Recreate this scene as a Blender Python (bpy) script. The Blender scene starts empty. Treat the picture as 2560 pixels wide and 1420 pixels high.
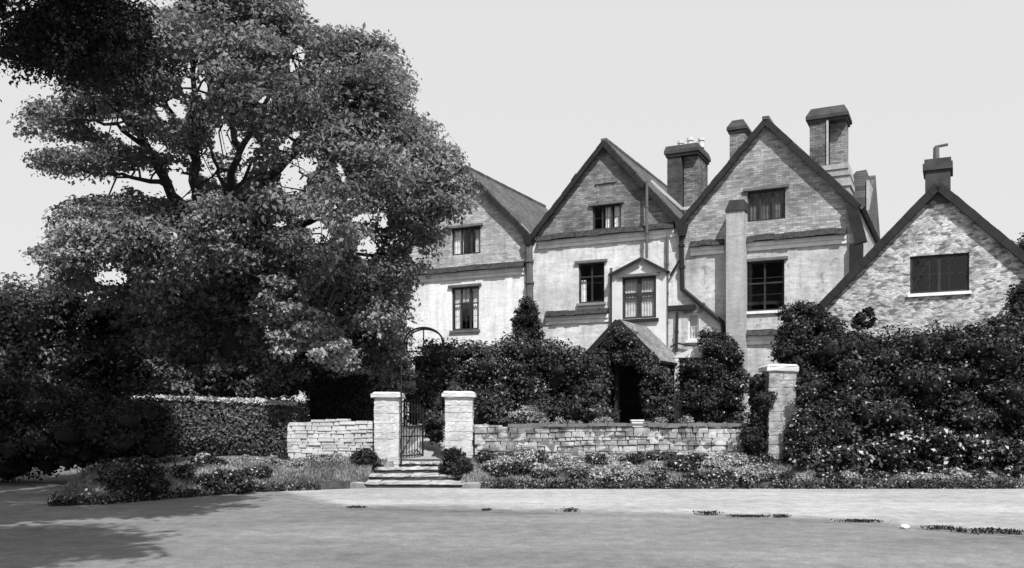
import bpy, bmesh, math, random
import numpy as np
from mathutils import Vector, Matrix
from mathutils.geometry import tessellate_polygon
random.seed(7); RNG = np.random.default_rng(7)
R = math.radians
sc = bpy.context.scene
COL = sc.collection

# ---------------------------------------------------------------- camera, sky, sun, exposure
F, HOR, CX, EYE = 2240.0, 1040.0, 1280.0, 1.6      # focal length and horizon of the photograph, eye height
cam_d = bpy.data.cameras.new("camera"); cam = bpy.data.objects.new("camera", cam_d); COL.objects.link(cam)
cam_d.sensor_width = 36; cam_d.lens = 36 * F / 2560; cam_d.shift_y = (HOR - 710) / 2560
cam_d.clip_end = 3000
cam.location = (0, 0, EYE); cam.rotation_euler = (R(90), 0, 0)
sc.camera = cam
SUN_EL, SUN_AZ = 50, 164                            # azimuth clockwise from +Y
w = bpy.data.worlds.new("World"); sc.world = w; w.use_nodes = True
nt = w.node_tree; bg = nt.nodes["Background"]
sky = nt.nodes.new("ShaderNodeTexSky"); sky.sky_type = 'NISHITA'; sky.sun_disc = False
sky.sun_elevation = R(SUN_EL); sky.sun_rotation = R(SUN_AZ); sky.dust_density = 3
bw = nt.nodes.new("ShaderNodeRGBToBW"); nt.links.new(sky.outputs[0], bw.inputs[0])
mx = nt.nodes.new("ShaderNodeMix"); mx.data_type = 'RGBA'; mx.inputs[0].default_value = 0.82
nt.links.new(bw.outputs[0], mx.inputs[6]); mx.inputs[7].default_value = (7.5, 7.5, 7.5, 1)
nt.links.new(mx.outputs[2], bg.inputs[0]); bg.inputs[1].default_value = 0.1
sd = bpy.data.lights.new("sun", 'SUN'); sd.energy = 5.0; sd.angle = R(0.5); sd.color = (1, 1, 1)
so = bpy.data.objects.new("sun", sd); COL.objects.link(so)
sv = Vector((math.sin(R(SUN_AZ)) * math.cos(R(SUN_EL)), math.cos(R(SUN_AZ)) * math.cos(R(SUN_EL)), math.sin(R(SUN_EL))))
so.rotation_euler = sv.to_track_quat('Z', 'Y').to_euler(); so.location = (5, -10, 30)
sc.view_settings.view_transform = 'Standard'; sc.view_settings.look = 'None'
sc.view_settings.exposure = 0.25; sc.view_settings.gamma = 1

# ---------------------------------------------------------------- materials (a monochrome photograph: greys only)
def _mat(name):
    m = bpy.data.materials.new(name); m.use_nodes = True
    t = m.node_tree; p = t.nodes["Principled BSDF"]; p.inputs["Specular IOR Level"].default_value = 0.25
    return m, t, p
def _noise(t, vec, scale, detail=5, rough=.6):
    n = t.nodes.new("ShaderNodeTexNoise"); n.inputs["Scale"].default_value = scale
    n.inputs["Detail"].default_value = detail; n.inputs["Roughness"].default_value = rough
    t.links.new(vec, n.inputs["Vector"]); return n.outputs["Fac"]
def _ramp(t, fac, stops):
    r = t.nodes.new("ShaderNodeValToRGB"); t.links.new(fac, r.inputs[0])
    e = r.color_ramp.elements
    while len(e) < len(stops): e.new(.5)
    for el, (p, v) in zip(e, stops): el.position = p; el.color = (v, v, v, 1)
    return r.outputs[0]
def _mul(t, a, b, mode='MULTIPLY', f=1):
    m = t.nodes.new("ShaderNodeMix"); m.data_type = 'RGBA'; m.blend_type = mode; m.inputs[0].default_value = f
    t.links.new(a, m.inputs[6]); t.links.new(b, m.inputs[7]); return m.outputs[2]
def _bump(t, p, h, strength, dist=.02):
    b = t.nodes.new("ShaderNodeBump"); b.inputs["Strength"].default_value = strength; b.inputs["Distance"].default_value = dist
    t.links.new(h, b.inputs["Height"]); t.links.new(b.outputs[0], p.inputs["Normal"])
def _coord(t):
    return t.nodes.new("ShaderNodeTexCoord").outputs["Object"]
def _wallcoord(t):
    c = _coord(t); s = t.nodes.new("ShaderNodeSeparateXYZ"); t.links.new(c, s.inputs[0])
    a = t.nodes.new("ShaderNodeMath"); t.links.new(s.outputs[0], a.inputs[0]); t.links.new(s.outputs[1], a.inputs[1])
    k = t.nodes.new("ShaderNodeCombineXYZ"); t.links.new(a.outputs[0], k.inputs[0]); t.links.new(s.outputs[2], k.inputs[1])
    return c, k.outputs[0]
def mat_plain(name, v, var=.25, scale=3, rough=.8, bump=.2, fine=40):
    m, t, p = _mat(name); c = _coord(t)
    a = _ramp(t, _noise(t, c, scale), [(.3, v * (1 - var)), (.7, v * (1 + var))])
    b = _ramp(t, _noise(t, c, fine), [(.3, .85), (.7, 1.1)])
    t.links.new(_mul(t, a, b), p.inputs["Base Color"]); p.inputs["Roughness"].default_value = rough
    _bump(t, p, _noise(t, c, fine), bump); return m
def _rowvec(t, c):                                   # long low patches that follow the courses
    m = t.nodes.new('ShaderNodeMapping'); m.inputs['Scale'].default_value = (1.4, 1.4, 9); t.links.new(c, m.inputs[0]); return m.outputs[0]
def mat_brick(name, v, mortar, blotch=.3, bw_=.23, bh=.075, msize=.012, contrast=.2, stain=None):
    m, t, p = _mat(name); c, k = _wallcoord(t)
    b = t.nodes.new("ShaderNodeTexBrick"); t.links.new(k, b.inputs["Vector"])
    b.inputs["Scale"].default_value = 1; b.inputs["Brick Width"].default_value = bw_; b.inputs["Row Height"].default_value = bh
    b.inputs["Mortar Size"].default_value = msize; b.inputs["Mortar Smooth"].default_value = .4; rc = _ramp(t, _noise(t, _rowvec(t, c), 1, 3, .6), [(.35, 1-blotch*.38), (.6, 1.03)])
    b.inputs["Color1"].default_value = (v * (1 - contrast),) * 3 + (1,); b.inputs["Color2"].default_value = (v * (1 + contrast),) * 3 + (1,)
    b.inputs["Mortar"].default_value = (mortar,) * 3 + (1,)
    l = _ramp(t, _noise(t, c, .55, 6, .65), [(.36, 1 - blotch), (.5, .98), (.64, 1 + blotch * .4)])
    s = _ramp(t, _noise(t, c, 2.6, 6, .7), [(.3, 1 - blotch * .7), (.6, 1.04)])
    o = _mul(t, _mul(t, _mul(t, b.outputs[0], l), s), rc)
    sm = t.nodes.new('ShaderNodeMapping'); sm.inputs['Scale'].default_value = (3.5, 3.5, .45); t.links.new(c, sm.inputs[0])
    o = _mul(t, o, _ramp(t, _noise(t, sm.outputs[0], 1, 6, .7), [(.35, .8), (.55, 1.03)]))
    if stain:
        z = _ramp(t, _noise(t, c, 2.2, 8, .8), [(.53, 1), (.62, stain)]); o = _mul(t, o, z)
    t.links.new(o, p.inputs["Base Color"]); p.inputs["Roughness"].default_value = .9
    _bump(t, p, _mul(t, b.outputs[0], _ramp(t, _noise(t, c, 14, 8, .8), [(.3, .5), (.7, 1.3)])), .45, .03); return m
def mat_rubble(name, v, dark, scale=3.2, stretch=2.2, spots=.5, gap=.05):
    m, t, p = _mat(name); c, k = _wallcoord(t)
    mp = t.nodes.new("ShaderNodeMapping"); mp.inputs["Scale"].default_value = (1, stretch, 1); t.links.new(k, mp.inputs[0])
    wn = t.nodes.new("ShaderNodeTexNoise"); wn.inputs["Scale"].default_value = 3; t.links.new(mp.outputs[0], wn.inputs[0])
    wm = t.nodes.new("ShaderNodeMix"); wm.data_type = 'RGBA'; wm.inputs[0].default_value = .12
    t.links.new(mp.outputs[0], wm.inputs[6]); t.links.new(wn.outputs["Color"], wm.inputs[7])
    vo = t.nodes.new("ShaderNodeTexVoronoi"); vo.inputs["Scale"].default_value = scale; t.links.new(wm.outputs[2], vo.inputs["Vector"])
    ve = t.nodes.new("ShaderNodeTexVoronoi"); ve.feature = 'DISTANCE_TO_EDGE'; ve.inputs["Scale"].default_value = scale; t.links.new(wm.outputs[2], ve.inputs["Vector"])
    bwn = t.nodes.new("ShaderNodeRGBToBW"); t.links.new(vo.outputs["Color"], bwn.inputs[0])
    a = _ramp(t, bwn.outputs[0], [(.18, dark), (.36, v * .72), (.56, v), (.9, v * 1.2)])
    e = _ramp(t, ve.outputs["Distance"], [(0, .62), (gap, 1)])
    l = _ramp(t, _noise(t, c, 1.5, 8, .75), [(.36, spots), (.54, 1.08)])
    f = _ramp(t, _noise(t, c, 9, 6, .7), [(.3, .8), (.65, 1.1)])
    t.links.new(_mul(t, _mul(t, _mul(t, a, e), l), f), p.inputs["Base Color"]); p.inputs["Roughness"].default_value = .95
    _bump(t, p, ve.outputs["Distance"], .35, .04); return m
def mat_tile(name, v):
    m, t, p = _mat(name); c = _coord(t)
    s = t.nodes.new("ShaderNodeSeparateXYZ"); t.links.new(c, s.inputs[0])
    k = t.nodes.new("ShaderNodeCombineXYZ"); t.links.new(s.outputs[1], k.inputs[0]); t.links.new(s.outputs[2], k.inputs[1])
    b = t.nodes.new("ShaderNodeTexBrick"); t.links.new(k.outputs[0], b.inputs["Vector"])
    b.inputs["Scale"].default_value = 1; b.inputs["Brick Width"].default_value = .17; b.inputs["Row Height"].default_value = .085
    b.inputs["Mortar Size"].default_value = .008; b.inputs["Mortar"].default_value = (v * .4,) * 3 + (1,)
    b.inputs["Color1"].default_value = (v * .7,) * 3 + (1,); b.inputs["Color2"].default_value = (v * 1.3,) * 3 + (1,)
    l = _ramp(t, _noise(t, c, 1.2, 6, .7), [(.3, .65), (.7, 1.35)])
    t.links.new(_mul(t, b.outputs[0], l), p.inputs["Base Color"]); p.inputs["Roughness"].default_value = .9
    _bump(t, p, b.outputs["Fac"], -.8, .02); return m
def mat_leaf(name, lo, hi, trans=.3, rough=.75, clump=(.6, 1.4), cscale=.9):
    m, t, p = _mat(name); p.inputs["Specular IOR Level"].default_value = .08; g = t.nodes.new("ShaderNodeNewGeometry"); c = _coord(t)
    a = _ramp(t, g.outputs["Random Per Island"], [(0, lo), (1, hi)])
    l = _ramp(t, _noise(t, c, cscale, 3), [(.35, clump[0]), (.65, clump[1])])
    colr = _mul(t, a, l)
    t.links.new(colr, p.inputs["Base Color"]); p.inputs["Roughness"].default_value = rough
    tr = t.nodes.new("ShaderNodeBsdfTranslucent"); t.links.new(colr, tr.inputs[0])
    mxs = t.nodes.new("ShaderNodeMixShader"); mxs.inputs[0].default_value = trans
    t.links.new(p.outputs[0], mxs.inputs[1]); t.links.new(tr.outputs[0], mxs.inputs[2])
    t.links.new(mxs.outputs[0], t.nodes["Material Output"].inputs[0]); return m
def mat_glass(name):
    m, t, p = _mat(name); tr = t.nodes.new("ShaderNodeBsdfTransparent"); tr.inputs[0].default_value = (.97, .97, .97, 1)
    gl = t.nodes.new("ShaderNodeBsdfGlossy"); gl.inputs["Roughness"].default_value = .06
    c = _coord(t); b = t.nodes.new("ShaderNodeBump"); b.inputs["Strength"].default_value = .15; b.inputs["Distance"].default_value = .05
    t.links.new(_noise(t, c, 3), b.inputs["Height"]); t.links.new(b.outputs[0], gl.inputs["Normal"])
    lw = t.nodes.new("ShaderNodeLayerWeight"); lw.inputs[0].default_value = .3
    fr = t.nodes.new("ShaderNodeMapRange"); fr.inputs[3].default_value = .05; fr.inputs[4].default_value = .45; t.links.new(lw.outputs["Facing"], fr.inputs[0])
    mxs = t.nodes.new("ShaderNodeMixShader"); t.links.new(fr.outputs[0], mxs.inputs[0])
    t.links.new(tr.outputs[0], mxs.inputs[1]); t.links.new(gl.outputs[0], mxs.inputs[2])
    t.links.new(mxs.outputs[0], t.nodes["Material Output"].inputs[0]); return m
def mat_ground(name, v, big=.2, fine=.15, rough=.95, streak=True, bscale=.35, bump=.3):
    m, t, p = _mat(name); c = _coord(t)
    mp = t.nodes.new("ShaderNodeMapping"); mp.inputs["Scale"].default_value = (.6, 1.6, 1) if streak else (1, 1, 1); t.links.new(c, mp.inputs[0])
    a = _ramp(t, _noise(t, mp.outputs[0], bscale, 6, .6), [(.3, v * (1 - big)), (.7, v * (1 + big))])
    b = _ramp(t, _noise(t, c, 26, 8, .8), [(.3, 1 - fine), (.7, 1 + fine)])
    d = _ramp(t, _noise(t, c, 3.5, 6, .7), [(.3, 1 - fine * .8), (.7, 1 + fine * .5)])
    e = _ramp(t, _noise(t, mp.outputs[0], 9, 5, .8), [(.3, 1-fine*.6), (.7, 1+fine*.4)])
    g_ = t.nodes.new("ShaderNodeTexVoronoi"); g_.inputs["Scale"].default_value = 14; t.links.new(c, g_.inputs["Vector"]); gg = _ramp(t, g_.outputs["Distance"], [(.05, .55), (.14, 1)])
    t.links.new(_mul(t, _mul(t, _mul(t, _mul(t, a, b), d), e), gg, f=.6), p.inputs["Base Color"]); p.inputs["Roughness"].default_value = rough
    _bump(t, p, _noise(t, c, 30, 8, .8), bump, .02); return m
def mat_edge(name, v0, v1):
    m = mat_ground(name, v0, .26, .38); t = m.node_tree; p = t.nodes["Principled BSDF"]; src = p.inputs["Base Color"].links[0].from_socket
    a = t.nodes.new("ShaderNodeAttribute"); a.attribute_name = "inner"; c = _coord(t)
    n = _noise(t, c, 1.6, 7, .7); q = t.nodes.new("ShaderNodeMath"); q.operation = 'MULTIPLY_ADD'; q.inputs[1].default_value = 1.6; q.inputs[2].default_value = -.8; t.links.new(n, q.inputs[0])
    ad = t.nodes.new("ShaderNodeMath"); t.links.new(a.outputs["Fac"], ad.inputs[0]); t.links.new(q.outputs[0], ad.inputs[1])
    k = None
    r = t.nodes.new("ShaderNodeMapRange"); r.inputs[1].default_value = .2; r.inputs[2].default_value = .8; r.inputs[3].default_value = 1; r.inputs[4].default_value = v1/v0; t.links.new(ad.outputs[0], r.inputs[0])
    vm = t.nodes.new("ShaderNodeVectorMath"); vm.operation = 'SCALE'; t.links.new(src, vm.inputs[0]); t.links.new(r.outputs[0], vm.inputs["Scale"]); t.links.new(vm.outputs[0], p.inputs["Base Color"]); return m
M = dict(
    road=mat_ground("road_surface", .19, .26, .38), pave=mat_edge("pale_gravel", .19, .36),
    earth=mat_ground("earth", .16, .4, .4, streak=False, bscale=2), path=mat_ground("path_gravel", .36, .2, .2, streak=False),
    brick_gable_left=mat_brick("weathered_brick_left", .47, .36, .35, stain=.7, contrast=.3),
    brick_gable_mid=mat_brick("weathered_brick_mid", .26, .17, .5, stain=.6, contrast=.35),
    brick_gable_right=mat_brick("weathered_brick_right", .41, .29, .45, stain=.6, contrast=.35),
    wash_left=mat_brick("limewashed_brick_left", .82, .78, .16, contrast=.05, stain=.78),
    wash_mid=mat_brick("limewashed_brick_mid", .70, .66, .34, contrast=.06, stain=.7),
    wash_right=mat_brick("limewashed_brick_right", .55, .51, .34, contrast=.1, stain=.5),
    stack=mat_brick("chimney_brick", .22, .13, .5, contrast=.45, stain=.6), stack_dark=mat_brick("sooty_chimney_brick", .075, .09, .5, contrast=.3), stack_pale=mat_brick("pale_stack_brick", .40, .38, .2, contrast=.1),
    rubble=mat_rubble("cottage_rubble", .49, .17, 8.5, 2.4, .40), drywall=mat_rubble("garden_rubble", .40, .15, 5.5, 1.8, .42),
    pillar=mat_plain("limewashed_stone", .5, .14, 3, bump=.5, fine=16), pillar_b=mat_plain("pale_pillar_block", .27, .5, 4, bump=.6, fine=14),
    coping=mat_plain("stone_coping", .52, .12, 3), step=mat_plain("step_stone", .22, .3, 2.5, bump=.6, fine=14),
    tile=mat_tile("clay_tile", .095), tile_pale=mat_tile("pale_tile", .2),
    timber=mat_plain("dark_timber", .022, .3), lead=mat_plain("lead_flashing", .45, .15), iron=mat_plain("dark_iron", .02, .2, rough=.5),
    ironpale=mat_plain("grey_iron", .10, .3), white=mat_plain("white_paint", .62, .1), frame=mat_plain("dark_window_frame", .035, .3),
    framegrey=mat_plain("grey_window_frame", .13, .3), moulding=mat_plain("plaster_moulding", .78, .15), curtain=mat_plain("curtain_cloth", .85, .2, 6),
    curtain_grey=mat_plain("grey_blind", .6, .2, 6), glass=mat_glass("window_glass"), cap=mat_plain("sooty_cap_porch_shade", .05, .4),  # cap tone also paints the shade inside the porch
    pot=mat_plain("clay_pot", .55, .15), pot_dark=mat_plain("dark_clay_pot", .12, .2), bark=mat_plain("bark", .045, .4, 4, bump=1, fine=18),
    bark_pale=mat_plain("pale_bark", .16, .3, 4, bump=1, fine=18),
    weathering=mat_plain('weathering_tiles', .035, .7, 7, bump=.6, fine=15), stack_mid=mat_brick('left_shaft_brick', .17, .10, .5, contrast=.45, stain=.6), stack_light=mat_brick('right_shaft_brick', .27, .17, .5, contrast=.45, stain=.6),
    moss=mat_plain('mossy_stone', .05, .5, 6, bump=1, fine=20), step_top=mat_plain('worn_stone', .38, .4, 5, bump=.6, fine=18), lime=mat_plain('limewashed_pillar', .46, .34, 2.2, bump=.7, fine=12),
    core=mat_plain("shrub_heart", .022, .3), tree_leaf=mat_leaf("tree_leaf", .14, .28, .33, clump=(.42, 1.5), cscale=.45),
    near_shade_leaf=mat_leaf("near_tree_shade_leaf", .02, .045, .03), low_sun_leaf=mat_leaf("low_bough_sun_leaf", .2, .46, .3, clump=(.6, 1.3)),  # shade put into the near leaf tone, sunlight into the low bough tone
    shade_leaf=mat_leaf("shade_leaf", .065, .19, .25, clump=(.5, 1.6)), ivy=mat_leaf("ivy_leaf", .02, .085, .1, clump=(.5, 1.6)),  # shade beneath the trees painted into the dark leaf tone
    yew=mat_leaf("yew_leaf", .022, .05, .1), hedge=mat_leaf("hedge_leaf", .075, .2, .2, clump=(.7, 1.2)), lit_tip=mat_leaf("hedge_lit_tip_leaf", .5, .8, .3, clump=(.9, 1.1)),  # tip tone paints sunlight along the clipped hedge's top
    shrub=mat_leaf("shrub_leaf", .015, .06, .1, clump=(.5, 1.5)), pale=mat_leaf("pale_leaf", .34, .7, .3, clump=(.7, 1.2)),
    mid=mat_leaf("mid_leaf", .17, .42, .3), flower=mat_leaf("flower_petal", .38, .66, .2), grass=mat_leaf("grass_blade", .10, .34, .3, clump=(.5, 1.4), cscale=1.2),
)

# ---------------------------------------------------------------- helpers
def tag(o, label=None, cat=None, group=None, kind=None):
    if label: o["label"] = label
    if cat: o["category"] = cat
    if group: o["group"] = group
    if kind: o["kind"] = kind
    return o
def empty(name, loc, label, cat, group=None, rz=0):
    o = bpy.data.objects.new(name, None); COL.objects.link(o); o.location = loc; o.rotation_euler = (0, 0, rz)
    o.empty_display_size = .3
    return tag(o, label, cat, group)
def obj(name, bm, mats, parent=None, loc=None, smooth=False):
    me = bpy.data.meshes.new(name); 
    bmesh.ops.recalc_face_normals(bm, faces=bm.faces)
    bm.to_mesh(me); bm.free()
    if not isinstance(mats, (list, tuple)): mats = [mats]
    for m in mats: me.materials.append(M[m])
    if smooth: me.shade_smooth()
    o = bpy.data.objects.new(name, me); COL.objects.link(o)
    if parent: o.parent = parent
    if loc: o.location = loc
    return o
def box(bm, x0, x1, y0, y1, z0, z1, mi=0):
    v = [bm.verts.new(p) for p in ((x0,y0,z0),(x1,y0,z0),(x1,y1,z0),(x0,y1,z0),(x0,y0,z1),(x1,y0,z1),(x1,y1,z1),(x0,y1,z1))]
    for q in ((0,3,2,1),(4,5,6,7),(0,1,5,4),(1,2,6,5),(2,3,7,6),(3,0,4,7)):
        bm.faces.new([v[i] for i in q]).material_index = mi
def prism(bm, pts, y0, y1, mi=0):                  # polygon in x,z pushed from y0 to y1
    a = [bm.verts.new((x, y0, z)) for x, z in pts]; b = [bm.verts.new((x, y1, z)) for x, z in pts]; n = len(pts)
    bm.faces.new(a).material_index = mi; bm.faces.new(b[::-1]).material_index = mi
    for i in range(n): bm.faces.new((a[i], b[i], b[(i+1) % n], a[(i+1) % n])).material_index = mi
def bar(bm, p, q, wdt, hgt, mi=0, up=Vector((0, 1, 0))):
    p, q = Vector(p), Vector(q); d = (q - p).normalized(); s = d.cross(up)
    if s.length < 1e-4: s = d.cross(Vector((1, 0, 0)))
    s.normalize(); t = s.cross(d).normalized(); vs = []
    for c in (p, q):
        for a, b in ((-1,-1),(1,-1),(1,1),(-1,1)): vs.append(bm.verts.new(c + s*a*wdt/2 + t*b*hgt/2))
    for f in ((0,3,2,1),(4,5,6,7),(0,1,5,4),(1,2,6,5),(2,3,7,6),(3,0,4,7)): bm.faces.new([vs[i] for i in f]).material_index = mi
def tube(bm, pts, rads, seg=8, mi=0):
    pts = [Vector(p) for p in pts]
    if not isinstance(rads, (list, tuple)): rads = [rads]*len(pts)
    rings = []; ref = Vector((.3, .9, .2)).normalized()
    for i, p in enumerate(pts):
        d = (pts[min(i+1, len(pts)-1)] - pts[max(i-1, 0)]).normalized()
        s = d.cross(ref)
        if s.length < .05: s = d.cross(Vector((1, 0, 0)))
        s.normalize(); t = d.cross(s).normalized()
        rings.append([bm.verts.new(p + (s*math.cos(a)+t*math.sin(a))*rads[i]) for a in [2*math.pi*k/seg for k in range(seg)]])
    for a, b in zip(rings, rings[1:]):
        for k in range(seg): bm.faces.new((a[k], a[(k+1)%seg], b[(k+1)%seg], b[k])).material_index = mi
    bm.faces.new(rings[0][::-1]).material_index = mi; bm.faces.new(rings[-1]).material_index = mi
def W(px, py, Y): return Vector(((px-CX)/F*Y, Y, EYE-(py-HOR)/F*Y))      # a point of the place seen at px,py and Y metres away
class Frame:                                         # a wall plane of the place: x along it, y into it, z up
    def __init__(s, O, ang): s.O = Vector(O); s.a = ang; s.u = (math.cos(ang), math.sin(ang)); s.v = (-math.sin(ang), math.cos(ang))
    def hp(s, px, py, b=0):
        rx, rz = (px-CX)/F, -(py-HOR)/F
        Y = (b + s.O.x*s.v[0] + s.O.y*s.v[1]) / (rx*s.v[0] + s.v[1])
        X = rx*Y; dx, dy = X-s.O.x, Y-s.O.y
        return (dx*s.u[0]+dy*s.u[1], EYE+rz*Y-s.O.z)
    def world(s, x, y, z): return Vector((s.O.x+x*s.u[0]+y*s.v[0], s.O.y+x*s.u[1]+y*s.v[1], s.O.z+z))
def wall_holes(bm, outer, holes, y, depth, reveal=.16, mi=0):
    loops = [[Vector((a, b, 0)) for a, b in outer]] + [[Vector(p+(0,)) for p in ((h[0],h[2]),(h[0],h[3]),(h[1],h[3]),(h[1],h[2]))] for h in holes]
    flat = [v for l in loops for v in l]
    vs = [bm.verts.new((v.x, y, v.y)) for v in flat]
    for t in tessellate_polygon(loops): bm.faces.new([vs[i] for i in t]).material_index = mi
    k = 0
    for i, l in enumerate(loops):
        n = len(l); dd = depth if i == 0 else reveal
        back = [bm.verts.new((v.x, y+dd, v.y)) for v in l]
        for j in range(n): bm.faces.new((vs[k+j], back[j], back[(j+1)%n], vs[k+(j+1)%n])).material_index = mi
        k += n

# ---- foliage
def leaves_arrays(P, N, size, rng):
    n = len(P); N = N/np.maximum(np.linalg.norm(N, axis=1, keepdims=True), 1e-6)
    r = rng.normal(size=(n, 3)); s = np.cross(N, r); s /= np.maximum(np.linalg.norm(s, axis=1, keepdims=True), 1e-6); t = np.cross(N, s)
    L = (size*rng.uniform(.6, 1.35, n))[:, None]; Wd = L*rng.uniform(.45, .75, n)[:, None]; fold = N*L*.22
    V = np.stack([P-s*L/2, P+t*Wd/2+fold*.5, P+s*L/2-fold, P-t*Wd/2+fold*.5], 1)
    return V.reshape(-1, 3)
def quadmesh(name, V, mats, parent=None, idx=None, extra=None):
    n = len(V)//4; me = bpy.data.meshes.new(name)
    nv = len(V); nf = n; ev, ef = (extra if extra else (np.zeros((0, 3)), np.zeros((0, 3), int)))
    allv = np.vstack([V, ev]); loops = np.concatenate([np.arange(nv), (ef+nv).ravel()])
    tot = np.concatenate([np.full(n, 4), np.full(len(ef), 3)]); start = np.concatenate([[0], np.cumsum(tot)[:-1]])
    me.vertices.add(len(allv)); me.vertices.foreach_set("co", allv.astype(np.float32).ravel())
    me.loops.add(len(loops)); me.loops.foreach_set("vertex_index", loops.astype(np.int32))
    me.polygons.add(len(tot)); me.polygons.foreach_set("loop_start", start.astype(np.int32)); me.polygons.foreach_set("loop_total", tot.astype(np.int32))
    for m in mats: me.materials.append(M[m])
    mi = np.concatenate([idx if idx is not None else np.zeros(n), np.full(len(ef), len(mats)-1)]).astype(np.int32)
    me.polygons.foreach_set("material_index", mi); me.update(calc_edges=True); me.validate()
    o = bpy.data.objects.new(name, me); COL.objects.link(o)
    if parent: o.parent = parent
    return o
_b = bmesh.new(); bmesh.ops.create_icosphere(_b, subdivisions=2, radius=1)
ICO_V = np.array([v.co[:] for v in _b.verts]); ICO_F = np.array([[v.index for v in f.verts] for f in _b.faces]); _b.free()
def blobs(C, Rr, n, size, rng, up=.5, core=.78, shell=(.7, 1.25), lower=.35):
    """leaves over ellipsoid lumps, with a dark heart inside each"""
    C = np.asarray(C, float); Rr = np.asarray(Rr, float); area = (Rr[:, 0]*Rr[:, 2]+Rr[:, 1]*Rr[:, 2]); pr = area/area.sum()
    k = rng.choice(len(C), n, p=pr); d = rng.normal(size=(n, 3)); d /= np.linalg.norm(d, axis=1, keepdims=True)
    flip = (d[:, 2] < 0) & (rng.random(n) > lower); d[flip, 2] *= -1
    rr = rng.uniform(shell[0], shell[1], n)[:, None]
    ph = rng.uniform(0, 6, (len(C), 3)); bump = 1+.12*np.sin(d[:, :1]*7+ph[k, :1])*np.sin(d[:, 1:2]*6+ph[k, 1:2])+.08*np.sin(d[:, 2:]*11+ph[k, 2:])
    P = C[k]+d*Rr[k]*rr*bump
    N = d*(1-up)+np.array([0, 0, up])+rng.normal(size=(n, 3))*.45
    V = leaves_arrays(P, N, size, rng)
    ex = None
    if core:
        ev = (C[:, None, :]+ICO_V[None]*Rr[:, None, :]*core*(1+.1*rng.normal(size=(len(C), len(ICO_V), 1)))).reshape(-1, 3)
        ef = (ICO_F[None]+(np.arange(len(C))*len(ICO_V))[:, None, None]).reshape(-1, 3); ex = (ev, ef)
    return V, ex
def inpoly(x, y, poly):
    c = np.zeros(len(x), bool); n = len(poly)
    for i in range(n):
        x0, y0 = poly[i]; x1, y1 = poly[(i+1) % n]
        if y0 == y1: continue
        cond = ((y0 > y) != (y1 > y)) & (x < (x1-x0)*(y-y0)/(y1-y0)+x0); c ^= cond
    return c
def distpoly(x, y, poly):
    d = np.full(len(x), 1e9); n = len(poly)
    for i in range(n):
        a = np.array(poly[i], float); b = np.array(poly[(i+1) % n], float); ab = b-a
        t = np.clip(((x-a[0])*ab[0]+(y-a[1])*ab[1])/(ab@ab+1e-9), 0, 1)
        d = np.minimum(d, np.hypot(x-a[0]-t*ab[0], y-a[1]-t*ab[1]))
    return d
def fill(poly, n, rng, holes=(), minpx=0, hpad=8, tries=14):
    """n points spread evenly over an outline (best of several tries each)"""
    P = np.array(poly, float); lo, hi = P.min(0), P.max(0)
    q = rng.uniform(lo, hi, (n*tries*3, 2)); ok = inpoly(q[:, 0], q[:, 1], poly)
    if minpx: ok &= distpoly(q[:, 0], q[:, 1], poly) > minpx
    for h in holes: ok &= ~inpoly(q[:, 0], q[:, 1], h) & (distpoly(q[:, 0], q[:, 1], h) > hpad)
    q = q[ok]; out = [q[0]]; i = 1
    while len(out) < n and i+tries < len(q):
        c = q[i:i+tries]; i += tries; o = np.array(out)
        out.append(c[np.argmax(np.min(np.linalg.norm(c[:, None]-o[None], axis=2), axis=1))])
    return np.array(out)
def ellipse(cx, cy, rx, ry, rot=0, n=12):
    return [(cx+rx*math.cos(a)*math.cos(rot)-ry*math.sin(a)*math.sin(rot), cy+rx*math.cos(a)*math.sin(rot)+ry*math.sin(a)*math.cos(rot)) for a in [2*math.pi*k/n for k in range(n)]]
def mass(name, poly, Y0, T, lumps, r, n, size, mat, label, cat, group=None, parent=None, core=.64, shape=(1, 1, .8), jitter=.3, kind=None, seed=1, front=None, lower=.35, up=.5, tilt=(0, 0)):
    """a shrub or hedge with an uneven outline and real depth: lumps spread over the outline, T metres deep"""
    rng = np.random.default_rng(seed); q = fill(poly, lumps, rng, minpx=r/Y0*F*.55)
    C, Rr = [], []
    for a, b in q:
        Y = Y0+rng.uniform(0, T)+(a-tilt[1])*tilt[0]; C.append(W(a, b, Y)); s = r*(1+rng.uniform(-jitter, jitter)); Rr.append((s*shape[0], s*shape[1], s*shape[2]))
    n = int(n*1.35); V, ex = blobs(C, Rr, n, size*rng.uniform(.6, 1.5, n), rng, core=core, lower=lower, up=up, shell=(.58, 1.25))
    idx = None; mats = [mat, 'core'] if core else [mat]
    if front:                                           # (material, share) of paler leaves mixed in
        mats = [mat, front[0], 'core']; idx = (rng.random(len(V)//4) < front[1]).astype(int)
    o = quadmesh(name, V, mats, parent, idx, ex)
    if not parent: tag(o, label, cat, group, kind)
    return o

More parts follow.
